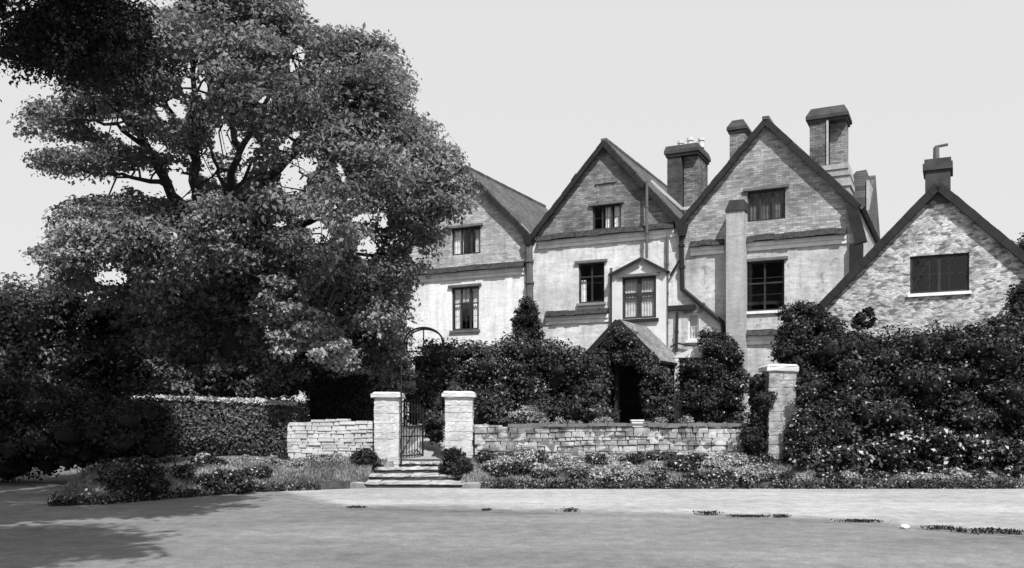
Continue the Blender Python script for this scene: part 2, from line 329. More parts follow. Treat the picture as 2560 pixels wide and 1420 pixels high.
# ================================================================= SETTING
def sheet(name, pts, z, mat, kind='structure'):
    bm = bmesh.new(); loops = [[Vector((x, y, 0)) for x, y in pts]]; vs = [bm.verts.new((x, y, z)) for x, y in pts]
    for t in tessellate_polygon(loops): bm.faces.new([vs[i] for i in t])
    for f in bm.faces:
        if f.normal.z < 0: f.normal_flip()
    o = obj(name, bm, mat)
    if o.data.polygons[0].normal.z < 0: o.data.flip_normals()
    return tag(o, kind=kind)
sheet('ground', [(-900, -300), (900, -300), (900, 1500), (-900, 1500)], -.02, 'earth')
sheet('road', [(-60, -40), (70, -40), (70, 24), (-60, 24)], 0, 'road')
cv = [(700, 1231), (790, 1250), (880, 1266), (1100, 1270), (1430, 1278), (1700, 1284), (1940, 1291), (2150, 1304), (2330, 1318), (2480, 1329), (2620, 1338)]
front_pts = []
for (a, b), (c, d) in zip(cv, cv[1:]):
    for k in range(10):
        t = k/10; y = 1.6*F/((b+(d-b)*t)-HOR); front_pts.append((((a+(c-a)*t)-CX)/F*y, y))
front_pts.append((30, 10.8)); bm = bmesh.new(); lay = bm.verts.layers.float.new("inner"); rows = []
for x, y in front_pts:
    row = []
    for off, v in ((-.5, 0), (.0, .35), (.5, .85), (1.1, 1), (None, 1)):
        yy = max(y, 20.4) if off is None else min(y+off, 20.3+.01*(off+1)); vt = bm.verts.new((x+(0 if off is None else .0), yy, .003)); vt[lay] = v; row.append(vt)
    rows.append(row)
for A, Bq in zip(rows, rows[1:]):
    for k in range(4): bm.faces.new((A[k], Bq[k], Bq[k+1], A[k+1]))
tag(obj('pavement', bm, 'pave'), kind='structure')
def sstep(a, b, x): t = np.clip((x-a)/(b-a), 0, 1); return t*t*(3-2*t)
def edgeY(X): return np.interp(X, [-9.3, -8.2, -7.4, -5.4, -3.5, 40], [18, 16.0, 16.3, 18.9, 19.75, 19.75])
GATE_X = W(1052, 1000, 21.4).x
def gz(X, Y):
    X, Y = np.asarray(X, float), np.asarray(Y, float)
    bank = .14*sstep(0, .1, Y-edgeY(X))+.38*sstep(.1, 1.5, Y-edgeY(X))
    bank = bank*sstep(-9.6, -8.4, X+0*Y) 
    gate = np.abs(X-GATE_X)
    terrace = .75*sstep(21.75, 21.95, Y)*sstep(.62, .9, gate)*sstep(-5.45, -5.3, X)
    path = .75*sstep(22, 26.5, Y)
    left = .5*sstep(22, 28, Y)
    t = np.where(X > -5.45, np.maximum(terrace, np.where(Y > 21.75, path, 0)), left)
    z = bank+t+.05*np.sin(X*1.7+Y)*np.sin(Y*1.3)*sstep(.2, 1, Y-edgeY(X))*sstep(.7, 1.2, gate)
    z = np.where(Y < edgeY(X), -.05, z)
    # the stair well stays low between the pillars
    well = (gate < .62+.45*(Y < 21.0)) & (Y < 21.5)
    z = np.where(well, -.04, z)
    return z
xs = np.concatenate([np.arange(-9.8, 14, .12), np.arange(14, 60, 1.0)]); ys = np.concatenate([np.arange(15.5, 23, .1), np.arange(23, 60, .8)])
gx, gy = np.meshgrid(xs, ys); g = gz(gx, gy); nx, ny = len(xs), len(ys)
bm = bmesh.new(); vv = [[bm.verts.new((gx[j, i], gy[j, i], g[j, i])) for i in range(nx)] for j in range(ny)]
for j in range(ny-1):
    for i in range(nx-1): bm.faces.new((vv[j][i], vv[j][i+1], vv[j+1][i+1], vv[j+1][i]))
tag(obj('garden_ground', bm, 'earth', smooth=True), kind='structure')
bm = bmesh.new()
xs2 = np.arange(-60, -9.7, .8); ys2 = np.arange(23, 60, .8); zf = lambda x, y: float(.8*sstep(23, 30, np.array(y))-.01)
vv = [[bm.verts.new((x, y, zf(x, y))) for x in xs2] for y in ys2]
for j in range(len(ys2)-1):
    for i in range(len(xs2)-1): bm.faces.new((vv[j][i], vv[j][i+1], vv[j+1][i+1], vv[j+1][i]))
tag(obj('woodland_ground', bm, 'earth', smooth=True), kind='structure')
bm = bmesh.new(); prev = None
for k in range(24):
    y = 21.7+k*.25; x = GATE_X+.25*max(0, (y-23))*.6; z = float(gz([x], [y])[0])+.03
    a = (bm.verts.new((x-.6, y, z)), bm.verts.new((x+.6, y, z)))
    if prev: bm.faces.new((prev[0], prev[1], a[1], a[0]))
    prev = a
tag(obj('garden_path', bm, 'path'), kind='structure')

# ================================================================= THE HOUSE
ANG = -math.atan(.5)
FH = Frame((3.14, 32, 1.0), ANG)
house = empty('country_house', FH.O, 'long old house with three tall brick gables, clustered chimneys and a gabled porch', 'house', rz=ANG)
GAB = [(-5.49, 10.0, -8.3, -2.66), (.2, 10.25, -2.66, 2.98), (5.82, 10.2, 2.98, 8.68)]      # apex x, apex z, left, right
EAVE = 7.12
STR = [6.12, 7.05, 6.35]                            # height of the upper string course on each bay
WALLM = ['wash_left', 'wash_mid', 'wash_right']; GABM = ['brick_gable_left', 'brick_gable_mid', 'brick_gable_right']
def wrect(x0, x1, y0, y1, b=0, fr=FH):
    mx_, my = (x0+x1)/2, (y0+y1)/2
    a = fr.hp(x0, my, b)[0]; c = fr.hp(x1, my, b)[0]; top = fr.hp(mx_, y0, b)[1]; bot = fr.hp(mx_, y1, b)[1]
    return (a, c, bot, top)
def window(parent, r, y, mull=1, trans=(.6,), fm='frame', curt=None, sill=None, hood=True, fw=.06, mw=.05, glassless=False):
    x0, x1, z0, z1 = r; bm = bmesh.new(); d0, d1 = y+.06, y+.13; e = .002
    box(bm, x0+e, x0+fw, d0, d1, z0+e, z1-e); box(bm, x1-fw, x1-e, d0, d1, z0+e, z1-e)
    box(bm, x0+fw, x1-fw, d0, d1, z1-fw, z1-e); box(bm, x0+fw, x1-fw, d0, d1, z0+e, z0+fw)
    for k in range(mull):
        xm = x0+(x1-x0)*(k+1)/(mull+1); box(bm, xm-mw/2, xm+mw/2, d0+.006, d1-.006, z0+fw, z1-fw)
    for t in trans:
        zm = z0+(z1-z0)*t; box(bm, x0+fw, x1-fw, d0+.012, d1-.012, zm-mw/2, zm+mw/2)
    wnd = obj('window', bm, fm, parent)
    bm = bmesh.new(); bm.faces.new([bm.verts.new((a_, y+.093, b_)) for a_, b_ in ((x0+fw*.5, z0+fw*.5), (x1-fw*.5, z0+fw*.5), (x1-fw*.5, z1-fw*.5), (x0+fw*.5, z1-fw*.5))]); pn = obj('pane', bm, 'glass', wnd)
    if pn.data.polygons[0].normal.y > 0: pn.data.flip_normals()
    # glazing bars (leaded lights)
    bm = bmesh.new(); nb = max(1, int((x1-x0)/.45)); nh = max(2, int((z1-z0)/.5))
    for k in range(1, nb): xx = x0+(x1-x0)*k/nb; box(bm, xx-.008, xx+.008, y+.082, y+.089, z0+fw, z1-fw)
    for k in range(1, nh): zz = z0+(z1-z0)*k/nh; box(bm, x0+fw, x1-fw, y+.0815, y+.0885, zz-.007, zz+.007)
    obj('glazing_bar', bm, fm, wnd)
    if curt:
        for (a, b, za, zb, cm) in curt:              # fractions of the opening
            bm = bmesh.new(); X0, X1 = x0+(x1-x0)*a, x0+(x1-x0)*b; Z0, Z1 = z0+(z1-z0)*za, z0+(z1-z0)*zb; n = max(6, int((X1-X0)/.03))
            ring = [(X0+(X1-X0)*i/n, y+.2+.02*math.sin(i*1.9)) for i in range(n+1)]
            lo = [bm.verts.new((p, q, Z0)) for p, q in ring]; hi = [bm.verts.new((p, q, Z1)) for p, q in ring]
            lo2 = [bm.verts.new((p, q+.01, Z0)) for p, q in ring]; hi2 = [bm.verts.new((p, q+.01, Z1)) for p, q in ring]
            for i in range(n):
                bm.faces.new((lo[i], lo[i+1], hi[i+1], hi[i])); bm.faces.new((lo2[i+1], lo2[i], hi2[i], hi2[i+1]))
            obj('curtain', bm, cm, wnd)
    if hood:
        bm = bmesh.new(); box(bm, x0-.12, x1+.12, y-.09, y+.1, z1+.003, z1+.09); obj('lintel', bm, 'framegrey', wnd)
    if sill:
        bm = bmesh.new(); box(bm, x0-.06, x1+.06, y-.08, y+.08, z0-.09, z0-.003); obj('sill', bm, sill, wnd)
    return wnd
WIN = [
    dict(bay=0, up=True, px=(1129, 1201, 568, 636), mull=2, trans=(), curt=[(0, .33, .05, .9, 'curtain'), (.75, 1, .05, .9, 'curtain_grey')]),
    dict(bay=0, up=False, px=(1129, 1197, 717, 825), mull=2, trans=(.62,), curt=[(.05, .28, .05, .95, 'curtain'), (.72, .93, .05, .95, 'curtain'), (.3, .6, .66, .95, 'curtain_grey')], sill='framegrey'),
    dict(bay=1, up=True, px=(1481, 1552, 512, 573), mull=2, trans=(), curt=[(.4, .6, .08, .95, 'curtain'), (.72, .98, .05, .95, 'curtain')]),
    dict(bay=1, up=False, px=(1446, 1511, 657, 757), mull=1, trans=(.66,), curt=[(.04, .24, .05, .6, 'curtain')], sill='step'),
    dict(bay=2, up=True, px=(1868, 1963, 474, 551), mull=2, trans=(), curt=[(.0, 1, .05, .95, 'framegrey')]),
    dict(bay=2, up=False, px=(1862, 1961, 652, 777), mull=1, trans=(.56,), curt=None, sill='moulding'),
    dict(bay=2, up=False, px=(1719, 1747, 783, 850), mull=0, trans=(), curt=[(0, 1, .0, 1, 'curtain_grey')], sill='white', fm='white'),
]
for i in range(3):
    ax, az, l, r = GAB[i]; st = STR[i]
    up = [wrect(*d['px']) for d in WIN if d['bay'] == i and d['up']]; lo = [wrect(*d['px']) for d in WIN if d['bay'] == i and not d['up']]
    if i == 1: up = up+[]
    bm = bmesh.new(); wall_holes(bm, [(l+.002, st), (r-.002, st), (r-.002, EAVE), (ax, az), (l+.002, EAVE)], up, 0, .3); obj('gable', bm, GABM[i], house)
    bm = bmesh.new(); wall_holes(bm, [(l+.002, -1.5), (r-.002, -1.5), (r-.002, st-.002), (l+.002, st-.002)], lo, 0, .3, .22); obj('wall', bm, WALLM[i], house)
for d in WIN:
    window(house, wrect(*d['px']), 0, d['mull'], d['trans'], d.get('fm', 'frame'), d['curt'], d.get('sill'))
# blind window above the middle attic light
r_ = wrect(1496, 1536, 458, 502); bm = bmesh.new()
box(bm, r_[0]-.1, r_[1]+.1, -.06, -.002, r_[3], r_[3]+.07); box(bm, r_[0]-.05, r_[0], -.025, -.002, r_[2], r_[3]-.002); box(bm, r_[1], r_[1]+.05, -.025, -.002, r_[2], r_[3]-.002)
obj('blind_window', bm, 'brick_gable_mid', house)
# body of the house behind the gables
bm = bmesh.new(); box(bm, 8.38, 8.676, .302, 10, -1.5, EAVE); box(bm, -8.296, -8.0, .302, 10, -1.5, EAVE); box(bm, -8.0, 8.38, 9.7, 10, -1.5, EAVE)
obj('side_wall', bm, 'wash_right', house)
bm = bmesh.new(); box(bm, -7.99, 8.37, .31, 9.69, 1.6, 1.7); box(bm, -7.99, 8.37, .31, 9.69, 4.3, 4.4); obj('floor', bm, 'timber', house)
bm = bmesh.new(); box(bm, -7.99, 8.37, 2.6, 2.7, -1.5, 1.59); box(bm, -7.99, 8.37, 2.6, 2.7, 1.71, 4.29); box(bm, -7.99, 8.37, 2.6, 2.7, 4.41, 7.0); obj('inner_wall', bm, 'framegrey', house)
def slab(bm, p, q, y0, y1, th, over=.0):            # sloping roof slab between p and q (x,z), from y0 to y1
    p, q = Vector(p), Vector(q); d = (q-p).normalized(); q = q+d*over; n = Vector((-d.y, d.x)); n = n if n.y > 0 else -n
    prism(bm, [tuple(p), tuple(q), tuple(q+n*th), tuple(p+n*th)], y0, y1)
for i in range(3):
    ax, az, l, r = GAB[i]
    bm = bmesh.new(); slab(bm, (ax-.001, az+.004), (l, EAVE+.004), -.14, 7.2, .13, .1); slab(bm, (ax+.001, az), (r, EAVE), -.142, 7.21, .135, .1)
    # slightly sagging ridge tiles
    for k in range(18): yy = -.15+k*.41; bar(bm, (ax, yy, az+.15), (ax, yy+.4, az+.15+random.uniform(-.012, .012)), .22, .1, up=Vector((0, 0, 1)))
    obj('roof', bm, 'tile', house)
    bm = bmesh.new()
    for (ex, sgn) in ((l, -1), (r, 1)):
        p = Vector((ax, -.19, az+.02)); q = Vector((ex+sgn*.0, -.19, EAVE+.02)); 
        for k in range(15):
            a_, b_ = p.lerp(q, k/15), p.lerp(q, (k+1)/15+.002); jz = Vector((0, random.uniform(-.008, .008), random.uniform(-.03, .03))); bar(bm, a_+jz, b_+jz*.4, .19+random.uniform(-.02, .02), .09+.003*(k % 2))
    obj('bargeboard', bm, 'timber', house)
bm = bmesh.new()
prism_pts = None
a = [bm.verts.new(p) for p in ((-8.2, 3.2, 7.0), (8.6, 3.2, 7.0), (8.6, 7.0, 9.85), (-8.2, 7.0, 9.85), (8.6, 10.4, 6.9), (-8.2, 10.4, 6.9))]
bm.faces.new((a[0], a[1], a[2], a[3])); bm.faces.new((a[3], a[2], a[4], a[5])); bm.faces.new((a[0], a[3], a[5])); bm.faces.new((a[1], a[4], a[2]))
obj('main_roof', bm, 'tile', house)
# string courses: a tiled weathering over a plaster moulding
def course(x0, x1, z, tile_h=.2):
    bm = bmesh.new(); prism3 = [(-.24, z-.02), (-.002, z-.02), (-.002, z+tile_h), (-.07, z+tile_h)]
    nt2 = max(3, int((x1-x0)/.3)); xs_ = [x0+(x1-x0)*k/nt2 for k in range(nt2+1)]
    for xa, xb in zip(xs_, xs_[1:]):
        dz, dy = random.uniform(-.018, .018), random.uniform(-.03, .015)
        a = [bm.verts.new((xa+.003, y+dy*(y < -.05), zz+dz)) for y, zz in prism3]; b = [bm.verts.new((xb-.003, y+dy*(y < -.05), zz+dz+random.uniform(-.008, .008))) for y, zz in prism3]
        bm.faces.new(a); bm.faces.new(b[::-1])
        for k in range(4): bm.faces.new((a[k], b[k], b[(k+1)%4], a[(k+1)%4]))
    obj('string_course', bm, 'weathering', house)
    bm = bmesh.new(); box(bm, x0, x1, -.10, -.003, z-.16, z-.024); box(bm, x0, x1, -.05, -.003, z-.30, z-.163); obj('moulding', bm, 'moulding', house)
course(-8.3, -2.95, STR[0]+.05); course(-2.4, 2.75, STR[1]); 
xcl = FH.hp(1812, 600)[0]; xcr = FH.hp(1858, 600)[0]
course(3.3, xcl-.02, STR[2]); course(xcr+.06, 8.3, STR[2])
course(FH.hp(1366, 780)[0], FH.hp(1522, 780)[0], FH.hp(1450, 787)[1], .18)
course(FH.hp(1861, 830)[0], FH.hp(2010, 830)[0], FH.hp(1900, 838)[1], .18)
bm = bmesh.new(); r_ = wrect(1670, 1738, 764, 777); box(bm, r_[0], r_[1], -.16, -.003, r_[2], r_[3]); obj('string_course', bm, 'timber', house)
# the projecting two-storey bay over the porch
B = -.26
xl, xr = FH.hp(1530, 750, B)[0], FH.hp(1664, 750, B)[0]; pk = FH.hp(1606, 648, B); ez = FH.hp(1530, 688, B)[1]; zb = FH.hp(1600, 905, B)[1]
wr = wrect(1555, 1640, 691, 796, B)
bm = bmesh.new(); wall_holes(bm, [(xl, zb-2), (xr, zb-2), (xr, ez), (pk[0], pk[1]), (xl, ez)], [wr], B, -B-.003, .2); obj('bay', bm, 'white', house)
window(house, wr, B, 1, (.58,), 'frame', [(.0, 1, .0, .9, 'curtain_grey')], None, hood=True, fw=.075, mw=.13)
bm = bmesh.new(); slab(bm, (pk[0], pk[1]+.003), (xl, ez), B-.12, -.003, .06, .08); slab(bm, (pk[0]+.002, pk[1]), (xr, ez), B-.122, -.003, .063, .08); obj('bay_roof', bm, 'tile', house)
bm = bmesh.new(); bar(bm, (pk[0], B-.15, pk[1]), (xl-.06, B-.15, ez-.03), .10, .04); bar(bm, (pk[0]+.12, B-.151, pk[1]-.06), (xr+.06, B-.151, ez-.03), .08, .04); obj('bargeboard', bm, 'timber', house)
bm = bmesh.new(); box(bm, wr[0]-.25, wr[1]+.1, B-.1, B-.002, wr[2]-.13, wr[2]-.02); obj('sill', bm, 'timber', house)
# pipes
def pipe(pts, rad, mat='iron', name='downpipe', b=-.12):
    bm = bmesh.new(); P = [(FH.hp(x, y, b)[0], b, FH.hp(x, y, b)[1]) for x, y in pts]
    tube(bm, P, rad, 8)
    for p, q in zip(P, P[1:]):
        L = (Vector(q)-Vector(p)).length
        for k in range(1, int(L/1.1)+1):
            c = Vector(p).lerp(Vector(q), k/(int(L/1.1)+1)); d = (Vector(q)-Vector(p)).normalized()*.04; tube(bm, [c-d, c+d], rad*1.35, 8)
    return obj(name, bm, mat, house)
pipe([(1617, 452), (1617, 645)], .05, 'ironpale', 'vent_pipe', -.3); pipe([(1669, 588), (1667, 880)], .045, 'ironpale')
pipe([(1703, 560), (1706, 722), (1806, 806), (1812, 860)], .085); pipe([(1706, 640), (1675, 690)], .04); pipe([(1528, 670), (1528, 810)], .05, 'ironpale')
pipe([(1693, 780), (1691, 880)], .05); pipe([(1676, 868), (1692, 858), (1750, 868)], .03); pipe([(1683, 898), (1750, 868)], .035)
pipe([(1322, 600), (1325, 760)], .13, 'ironpale')
for (a, b, c, d) in ((1308, 1334, 588, 612), (1690, 1718, 560, 590)):
    r_ = wrect(a, c if False else b, c, d, -.2); bm = bmesh.new()
    prism(bm, [(r_[0], r_[3]), (r_[1], r_[3]), (r_[1]-.1, r_[2]), (r_[0]+.1, r_[2])], -.3, -.003); obj('rainwater_hopper', bm, 'iron', house)
# valley gutters and the dark corner trunking at the right-hand end
bm = bmesh.new()
for vx in (-2.66, 2.98):
    for s in (-1, 1): bar(bm, (vx, -.1, EAVE+.16), (vx+s*.42, -.1, EAVE+.62), .05, .03); 
    box(bm, vx-.18, vx+.18, -.12, 6, EAVE-.02, EAVE+.10)
obj('valley_gutter', bm, 'lead', house)
bm = bmesh.new(); bar(bm, (8.45, -.1, 7.25), (8.75, -.1, 6.0), .34, .25); box(bm, 8.4, 8.78, -.2, .2, 4.6, 6.0); obj('corner_trunking', bm, 'timber', house)
# chimneys
def chimney(front, top, b, depth, zbase, mat='stack', capm='cap', pots=(), split=None, capdz=.28, flare=.1, hip=.12, setback=0, dark='stack_dark'):
    l, r = front; x0, x1 = FH.hp(l, top, b)[0], FH.hp(r, top, b)[0]; zt = FH.hp((l+r)/2, top, b)[1]; zc = zt-capdz
    bm = bmesh.new()
    if split:
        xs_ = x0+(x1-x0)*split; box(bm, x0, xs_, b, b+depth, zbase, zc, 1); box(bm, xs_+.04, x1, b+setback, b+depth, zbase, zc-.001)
    else: box(bm, x0, x1, b, b+depth, zbase, zc)
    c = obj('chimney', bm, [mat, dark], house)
    bm = bmesh.new(); f = flare
    box(bm, x0-f*.5, x1+f*.5, b-f*.5, b+depth+f*.5, zc-.1, zc-.002); 
    lo = [(x0-f, b-f, zc), (x1+f, b-f, zc), (x1+f, b+depth+f, zc), (x0-f, b+depth+f, zc)]
    md = [(x, y, zc+.12) for x, y, _ in lo]; hi = [(x0-f+hip, b-f+hip, zt), (x1+f-hip, b-f+hip, zt), (x1+f-hip, b+depth+f-hip, zt), (x0-f+hip, b+depth+f-hip, zt)]
    L = [[bm.verts.new(p) for p in q] for q in (lo, md, hi)]
    bm.faces.new(L[0][::-1]); bm.faces.new(L[2])
    for A, Bq in zip(L, L[1:]):
        for k in range(4): bm.faces.new((A[k], A[(k+1)%4], Bq[(k+1)%4], Bq[k]))
    obj('chimney_cap', bm, capm, c)
    for (px, ph) in pots:
        xx = FH.hp(px, top, b)[0]; bm = bmesh.new(); tube(bm, [(xx, b+depth*.4, zt-.02), (xx, b+depth*.4, zt+ph*.7), (xx, b+depth*.4, zt+ph*.72), (xx, b+depth*.4, zt+ph)], [.12, .1, .13, .12], 10)
        obj('chimney_pot', bm, 'pot', c)
    return c
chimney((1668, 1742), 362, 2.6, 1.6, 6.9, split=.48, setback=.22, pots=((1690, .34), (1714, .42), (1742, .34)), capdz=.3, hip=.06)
bm = bmesh.new()
for P_ in (((1628, 452), (1706, 522)), ((1706, 522), (1752, 517)), ((1752, 517), (1772, 490))):
    p_, q_ = [FH.hp(x, y, 2.3) for x, y in P_]; bar(bm, (p_[0], 2.3, p_[1]), (q_[0], 2.3, q_[1]), .10, .05)
obj('flashing', bm, 'lead', house)
chimney((1824, 1862), 298, 5.5, .8, 8, capdz=.42, flare=.1, hip=.18)
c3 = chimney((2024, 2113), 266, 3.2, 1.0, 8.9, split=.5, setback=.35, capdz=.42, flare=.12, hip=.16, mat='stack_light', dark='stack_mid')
bm = bmesh.new(); q_ = wrect(2066, 2071, 296, 412, 3.16); box(bm, q_[0], q_[1], 3.14, 3.22, q_[2], q_[3]-.05); obj('lit_sliver', bm, 'stack_pale', c3)  # pale strip painted where sun catches the side of the left shaft
bm = bmesh.new()
for k, (l, r, t, b_) in enumerate(((2050, 2122, 412, 424), (2066, 2126, 430, 440), (2078, 2128, 452, 466), (2060, 2124, 424, 540))):
    q = wrect(l, r, t, b_, 3.1-.0); dd = (.06 if k < 3 else 0); box(bm, q[0], q[1], 3.1-dd-k*.003, 4.3, q[2], q[3])
obj('chimney_base', bm, 'stack_pale', c3)
# tall outside stack against the right-hand bay
q = wrect(1815, 1859, 500, 900, -.55); bm = bmesh.new(); box(bm, q[0], q[1], -.55, -.003, -1.5, q[3]-.35)
st_ = obj('chimney', bm, 'stack_pale', house)
bm = bmesh.new(); prism(bm, [(q[0]-.03, q[3]-.348), (q[1]+.03, q[3]-.348), (q[1]+.01, q[3]-.02), (q[0]+.12, q[3])], -.6, -.004); obj('chimney_cap', bm, 'cap', st_)
# rear stair turret, tile hung, at the right-hand end
bm = bmesh.new(); a = FH.hp(2112, 500, 4.6)[0]; b_ = FH.hp(2166, 500, 4.6)[0]; t1 = FH.hp(2125, 462, 4.6)[1]; t2 = FH.hp(2166, 424, 4.6)[1]
prism(bm, [(a, 5), (b_, 5), (b_, t2), (b_-.35, t2-.02), (a, t1)], 4.6, 7.4); obj('stair_turret', bm, 'tile', house)
bm = bmesh.new(); box(bm, b_+.004, b_+.1, 4.55, 7.3, 5, t2-.4); obj('turret_side', bm, 'stack_pale', house)
# porch
PB = -2.9; pa = FH.hp(1549, 806, PB); hw = 1.22; pe = pa[1]-1.2; px0, px1 = pa[0]-hw, pa[0]+hw
bm = bmesh.new(); slab(bm, (pa[0], pa[1]+.003), (px0, pe), PB-.15, B-.02, .1, .15); slab(bm, (pa[0]+.002, pa[1]), (px1, pe), PB-.152, B-.02, .102, .18); 
porch = obj('porch', bm, 'tile_pale', house)
bm = bmesh.new(); bar(bm, (pa[0], PB-.2, pa[1]+.02), (px0-.1, PB-.2, pe-.08), .18, .06); bar(bm, (pa[0], PB-.201, pa[1]+.02), (px1+.1, PB-.201, pe-.08), .18, .06); obj('bargeboard', bm, 'timber', porch)
for xx in (px0+.1, px1-.1, FH.hp(1541, 950, PB)[0]):
    bm = bmesh.new(); box(bm, xx-.07, xx+.07, PB, PB+.14, -.2, pe-.02); obj('post', bm, 'timber', porch)
bm = bmesh.new(); box(bm, px1-.12, px1-.02, PB+.2, -.4, -.2, pe-.05); box(bm, px0+.02, px0+.12, PB+.2, -.4, -.2, pe-.05); obj('side_panel', bm, 'timber', porch)
bm = bmesh.new(); prism(bm, [(px0+.1, pe), (px1-.1, pe), (pa[0], pa[1]-.1)], PB+.02, PB+.08); obj('gable_panel', bm, 'framegrey', porch)
bm = bmesh.new(); box(bm, px0+.15, px1-.15, B-.1, B-.01, -.2, pe-.05); obj('porch_shade_board', bm, 'cap', porch)  # dark board across the porch, put in for the black shade inside
bm = bmesh.new(); box(bm, px0+.125, px0+1.0, PB+.5, PB+.56, -.2, pe-.06); obj('lattice', bm, 'timber', porch)
# white canopy right of the porch; its post stands in for a sunlit wall corner
bm = bmesh.new(); P = [FH.hp(x, y, -1.2) for x, y in ((1680, 894), (1768, 894), (1768, 866), (1745, 864))]; prism(bm, P, -1.2, -.02)
can = obj('canopy', bm, 'white', house)
bm = bmesh.new(); q = wrect(1686, 1696, 896, 1045, -1.2); box(bm, q[0], q[1], -1.2, -1.07, -.2, q[3]); obj('post', bm, 'white', can)

# ================================================================= COTTAGE at the right
FC = Frame(tuple(W(2345, 1040, 25).xy)+(1.0,), ANG)
cot = empty('stone_cottage', FC.O, 'low rubble stone cottage with one steep gable, dark window and short chimney', 'cottage', rz=ANG)
ap = FC.hp(2345, 470); le = FC.hp(2082, 745); re_ = FC.hp(2555, 645)
sl = ((ap[1]-le[1])/(ap[0]-le[0])+(ap[1]-re_[1])/(re_[0]-ap[0]))/2
hwc = ap[0]-le[0]+.25; ce = ap[1]-sl*hwc
cw = wrect(2275, 2423, 636, 731, 0, FC)
bm = bmesh.new(); wall_holes(bm, [(ap[0]-hwc, -1.5), (ap[0]+hwc, -1.5), (ap[0]+hwc, ce), (ap[0], ap[1]), (ap[0]-hwc, ce)], [cw], 0, .3); 
box(bm, ap[0]-hwc, ap[0]-hwc+.3, .302, 8, -1.5, ce); box(bm, ap[0]+hwc-.3, ap[0]+hwc, .302, 8, -1.5, ce); box(bm, ap[0]-hwc+.3, ap[0]+hwc-.3, 7.7, 8, -1.5, ce)
prism(bm, [(ap[0]-hwc+.01, ce+.002), (ap[0]+hwc-.01, ce+.002), (ap[0], ap[1]-.01)], 7.7, 8)
obj('wall', bm, 'rubble', cot)
bm = bmesh.new(); slab(bm, (ap[0]-.001, ap[1]+.003), (ap[0]-hwc, ce), -.1, 8.1, .14, .25); slab(bm, (ap[0]+.001, ap[1]), (ap[0]+hwc, ce), -.102, 8.12, .143, .25); 
rf = obj('roof', bm, 'tile', cot)
bm = bmesh.new(); 
for s in (-1, 1):
    p0 = Vector((ap[0], -.13, ap[1]+.03)); p1 = Vector((ap[0]+s*(hwc+.15), -.13, ce-.1)); n = 16
    for k in range(n):
        a, b = p0.lerp(p1, k/n), p0.lerp(p1, (k+1)/n); bar(bm, a+Vector((0, 0, random.uniform(-.015, .015))), b, .22, .12+.01*(k % 2))
obj('verge', bm, 'timber', rf)
bm = bmesh.new(); c0, c1 = FC.hp(2313, 430, .0)[0], FC.hp(2376, 430, .0)[0]; zt = FC.hp(2345, 397, 0)[1]
box(bm, c0, c1, -.06, .85, ap[1]-.45, zt-.32); box(bm, c0-.06, c1+.06, -.12, .91, zt-.318, zt-.12); box(bm, c0-.02, c1+.02, -.08, .87, zt-.118, zt)
ch = obj('chimney', bm, 'cap', cot)
bm = bmesh.new(); xx = FC.hp(2340, 380)[0]; tube(bm, [(xx, .3, zt), (xx, .3, zt+.4)], [.09, .08], 10); tube(bm, [(xx-.04, .3, zt+.42), (xx+.3, .3, zt+.45)], .04, 6); obj('chimney_pot', bm, 'pot_dark', ch)
window(cot, cw, 0, 1, (), 'frame', None, 'moulding', hood=False, mw=.07)
bm = bmesh.new(); box(bm, ap[0]-hwc+.3, ap[0]+hwc-.3, 1.8, 1.9, -1, ce); box(bm, ap[0]-hwc+.3, ap[0]+hwc-.3, .31, 7.6, cw[2]-.6, cw[2]-.5); obj('inner_wall', bm, 'core', cot)

# ================================================================= WALLS, PILLARS, STEPS, GATE
def rubble_wall(name, x0, x1, ytop, Y, th, zbot, label, toppts, mat='drywall'):
    root = empty(name, ((x0+x1)/2, Y, zbot), label, 'wall'); ox = (x0+x1)/2
    bm = bmesh.new(); rs = random.Random(len(name)+int(abs(x0)*10)); z = 0.0
    topz = lambda x: np.interp(x, [p[0] for p in toppts], [p[1] for p in toppts])-zbot
    H_ = max(p[1] for p in toppts)-zbot
    while z < H_:
        h = rs.uniform(.05, .15); x = x0-rs.uniform(0, .1)
        while x < x1:
            L = rs.uniform(.1, .42); xe = min(x+L, x1); xc = (x+xe)/2
            if z+h*.6 < topz(xc):
                zz1 = min(z+h, topz(xc)); d = rs.uniform(0, .05); g_ = .006
                ps = [(max(x, x0)+g_-ox, z+g_), (xe-g_-ox, z+g_*rs.random()), (xe-g_-ox-rs.uniform(0, .02), zz1-g_), (max(x, x0)+g_-ox+rs.uniform(0, .02), zz1-g_*rs.uniform(0, 2))]
                cwv = .022*math.sin(xc*1.3+z*5)+.012*math.sin(xc*4.1+z*9); ps = [(u, min(v+cwv, topz(xc)+.02)) for u, v in ps]
                if xe-max(x, x0) > .06 and zz1-z > .05: prism(bm, ps, -d, th+rs.uniform(0, .04))
            x = xe
        z += h
    core_pts = [(x0+.01-ox, 0)]+[(x1-.01-ox, 0)]+[(p[0]-ox-(.01 if p[0] > ox else -.01), p[1]-zbot-.05) for p in reversed(toppts)]
    prism(bm, core_pts, .035, th-.02); obj('stonework', bm, mat, root)
    return root
Yw = 21.6
rw = rubble_wall('garden_wall', W(1186, 0, Yw).x, W(1925, 0, Yw).x, 0, Yw, .35, .2, 'long rubble stone garden wall between the gate and the tall pillar', [(W(1186, 0, Yw).x, 1.42), (W(1300, 0, Yw).x, 1.36), (W(1600, 0, Yw).x, 1.34), (W(1925, 0, Yw).x, 1.33)])
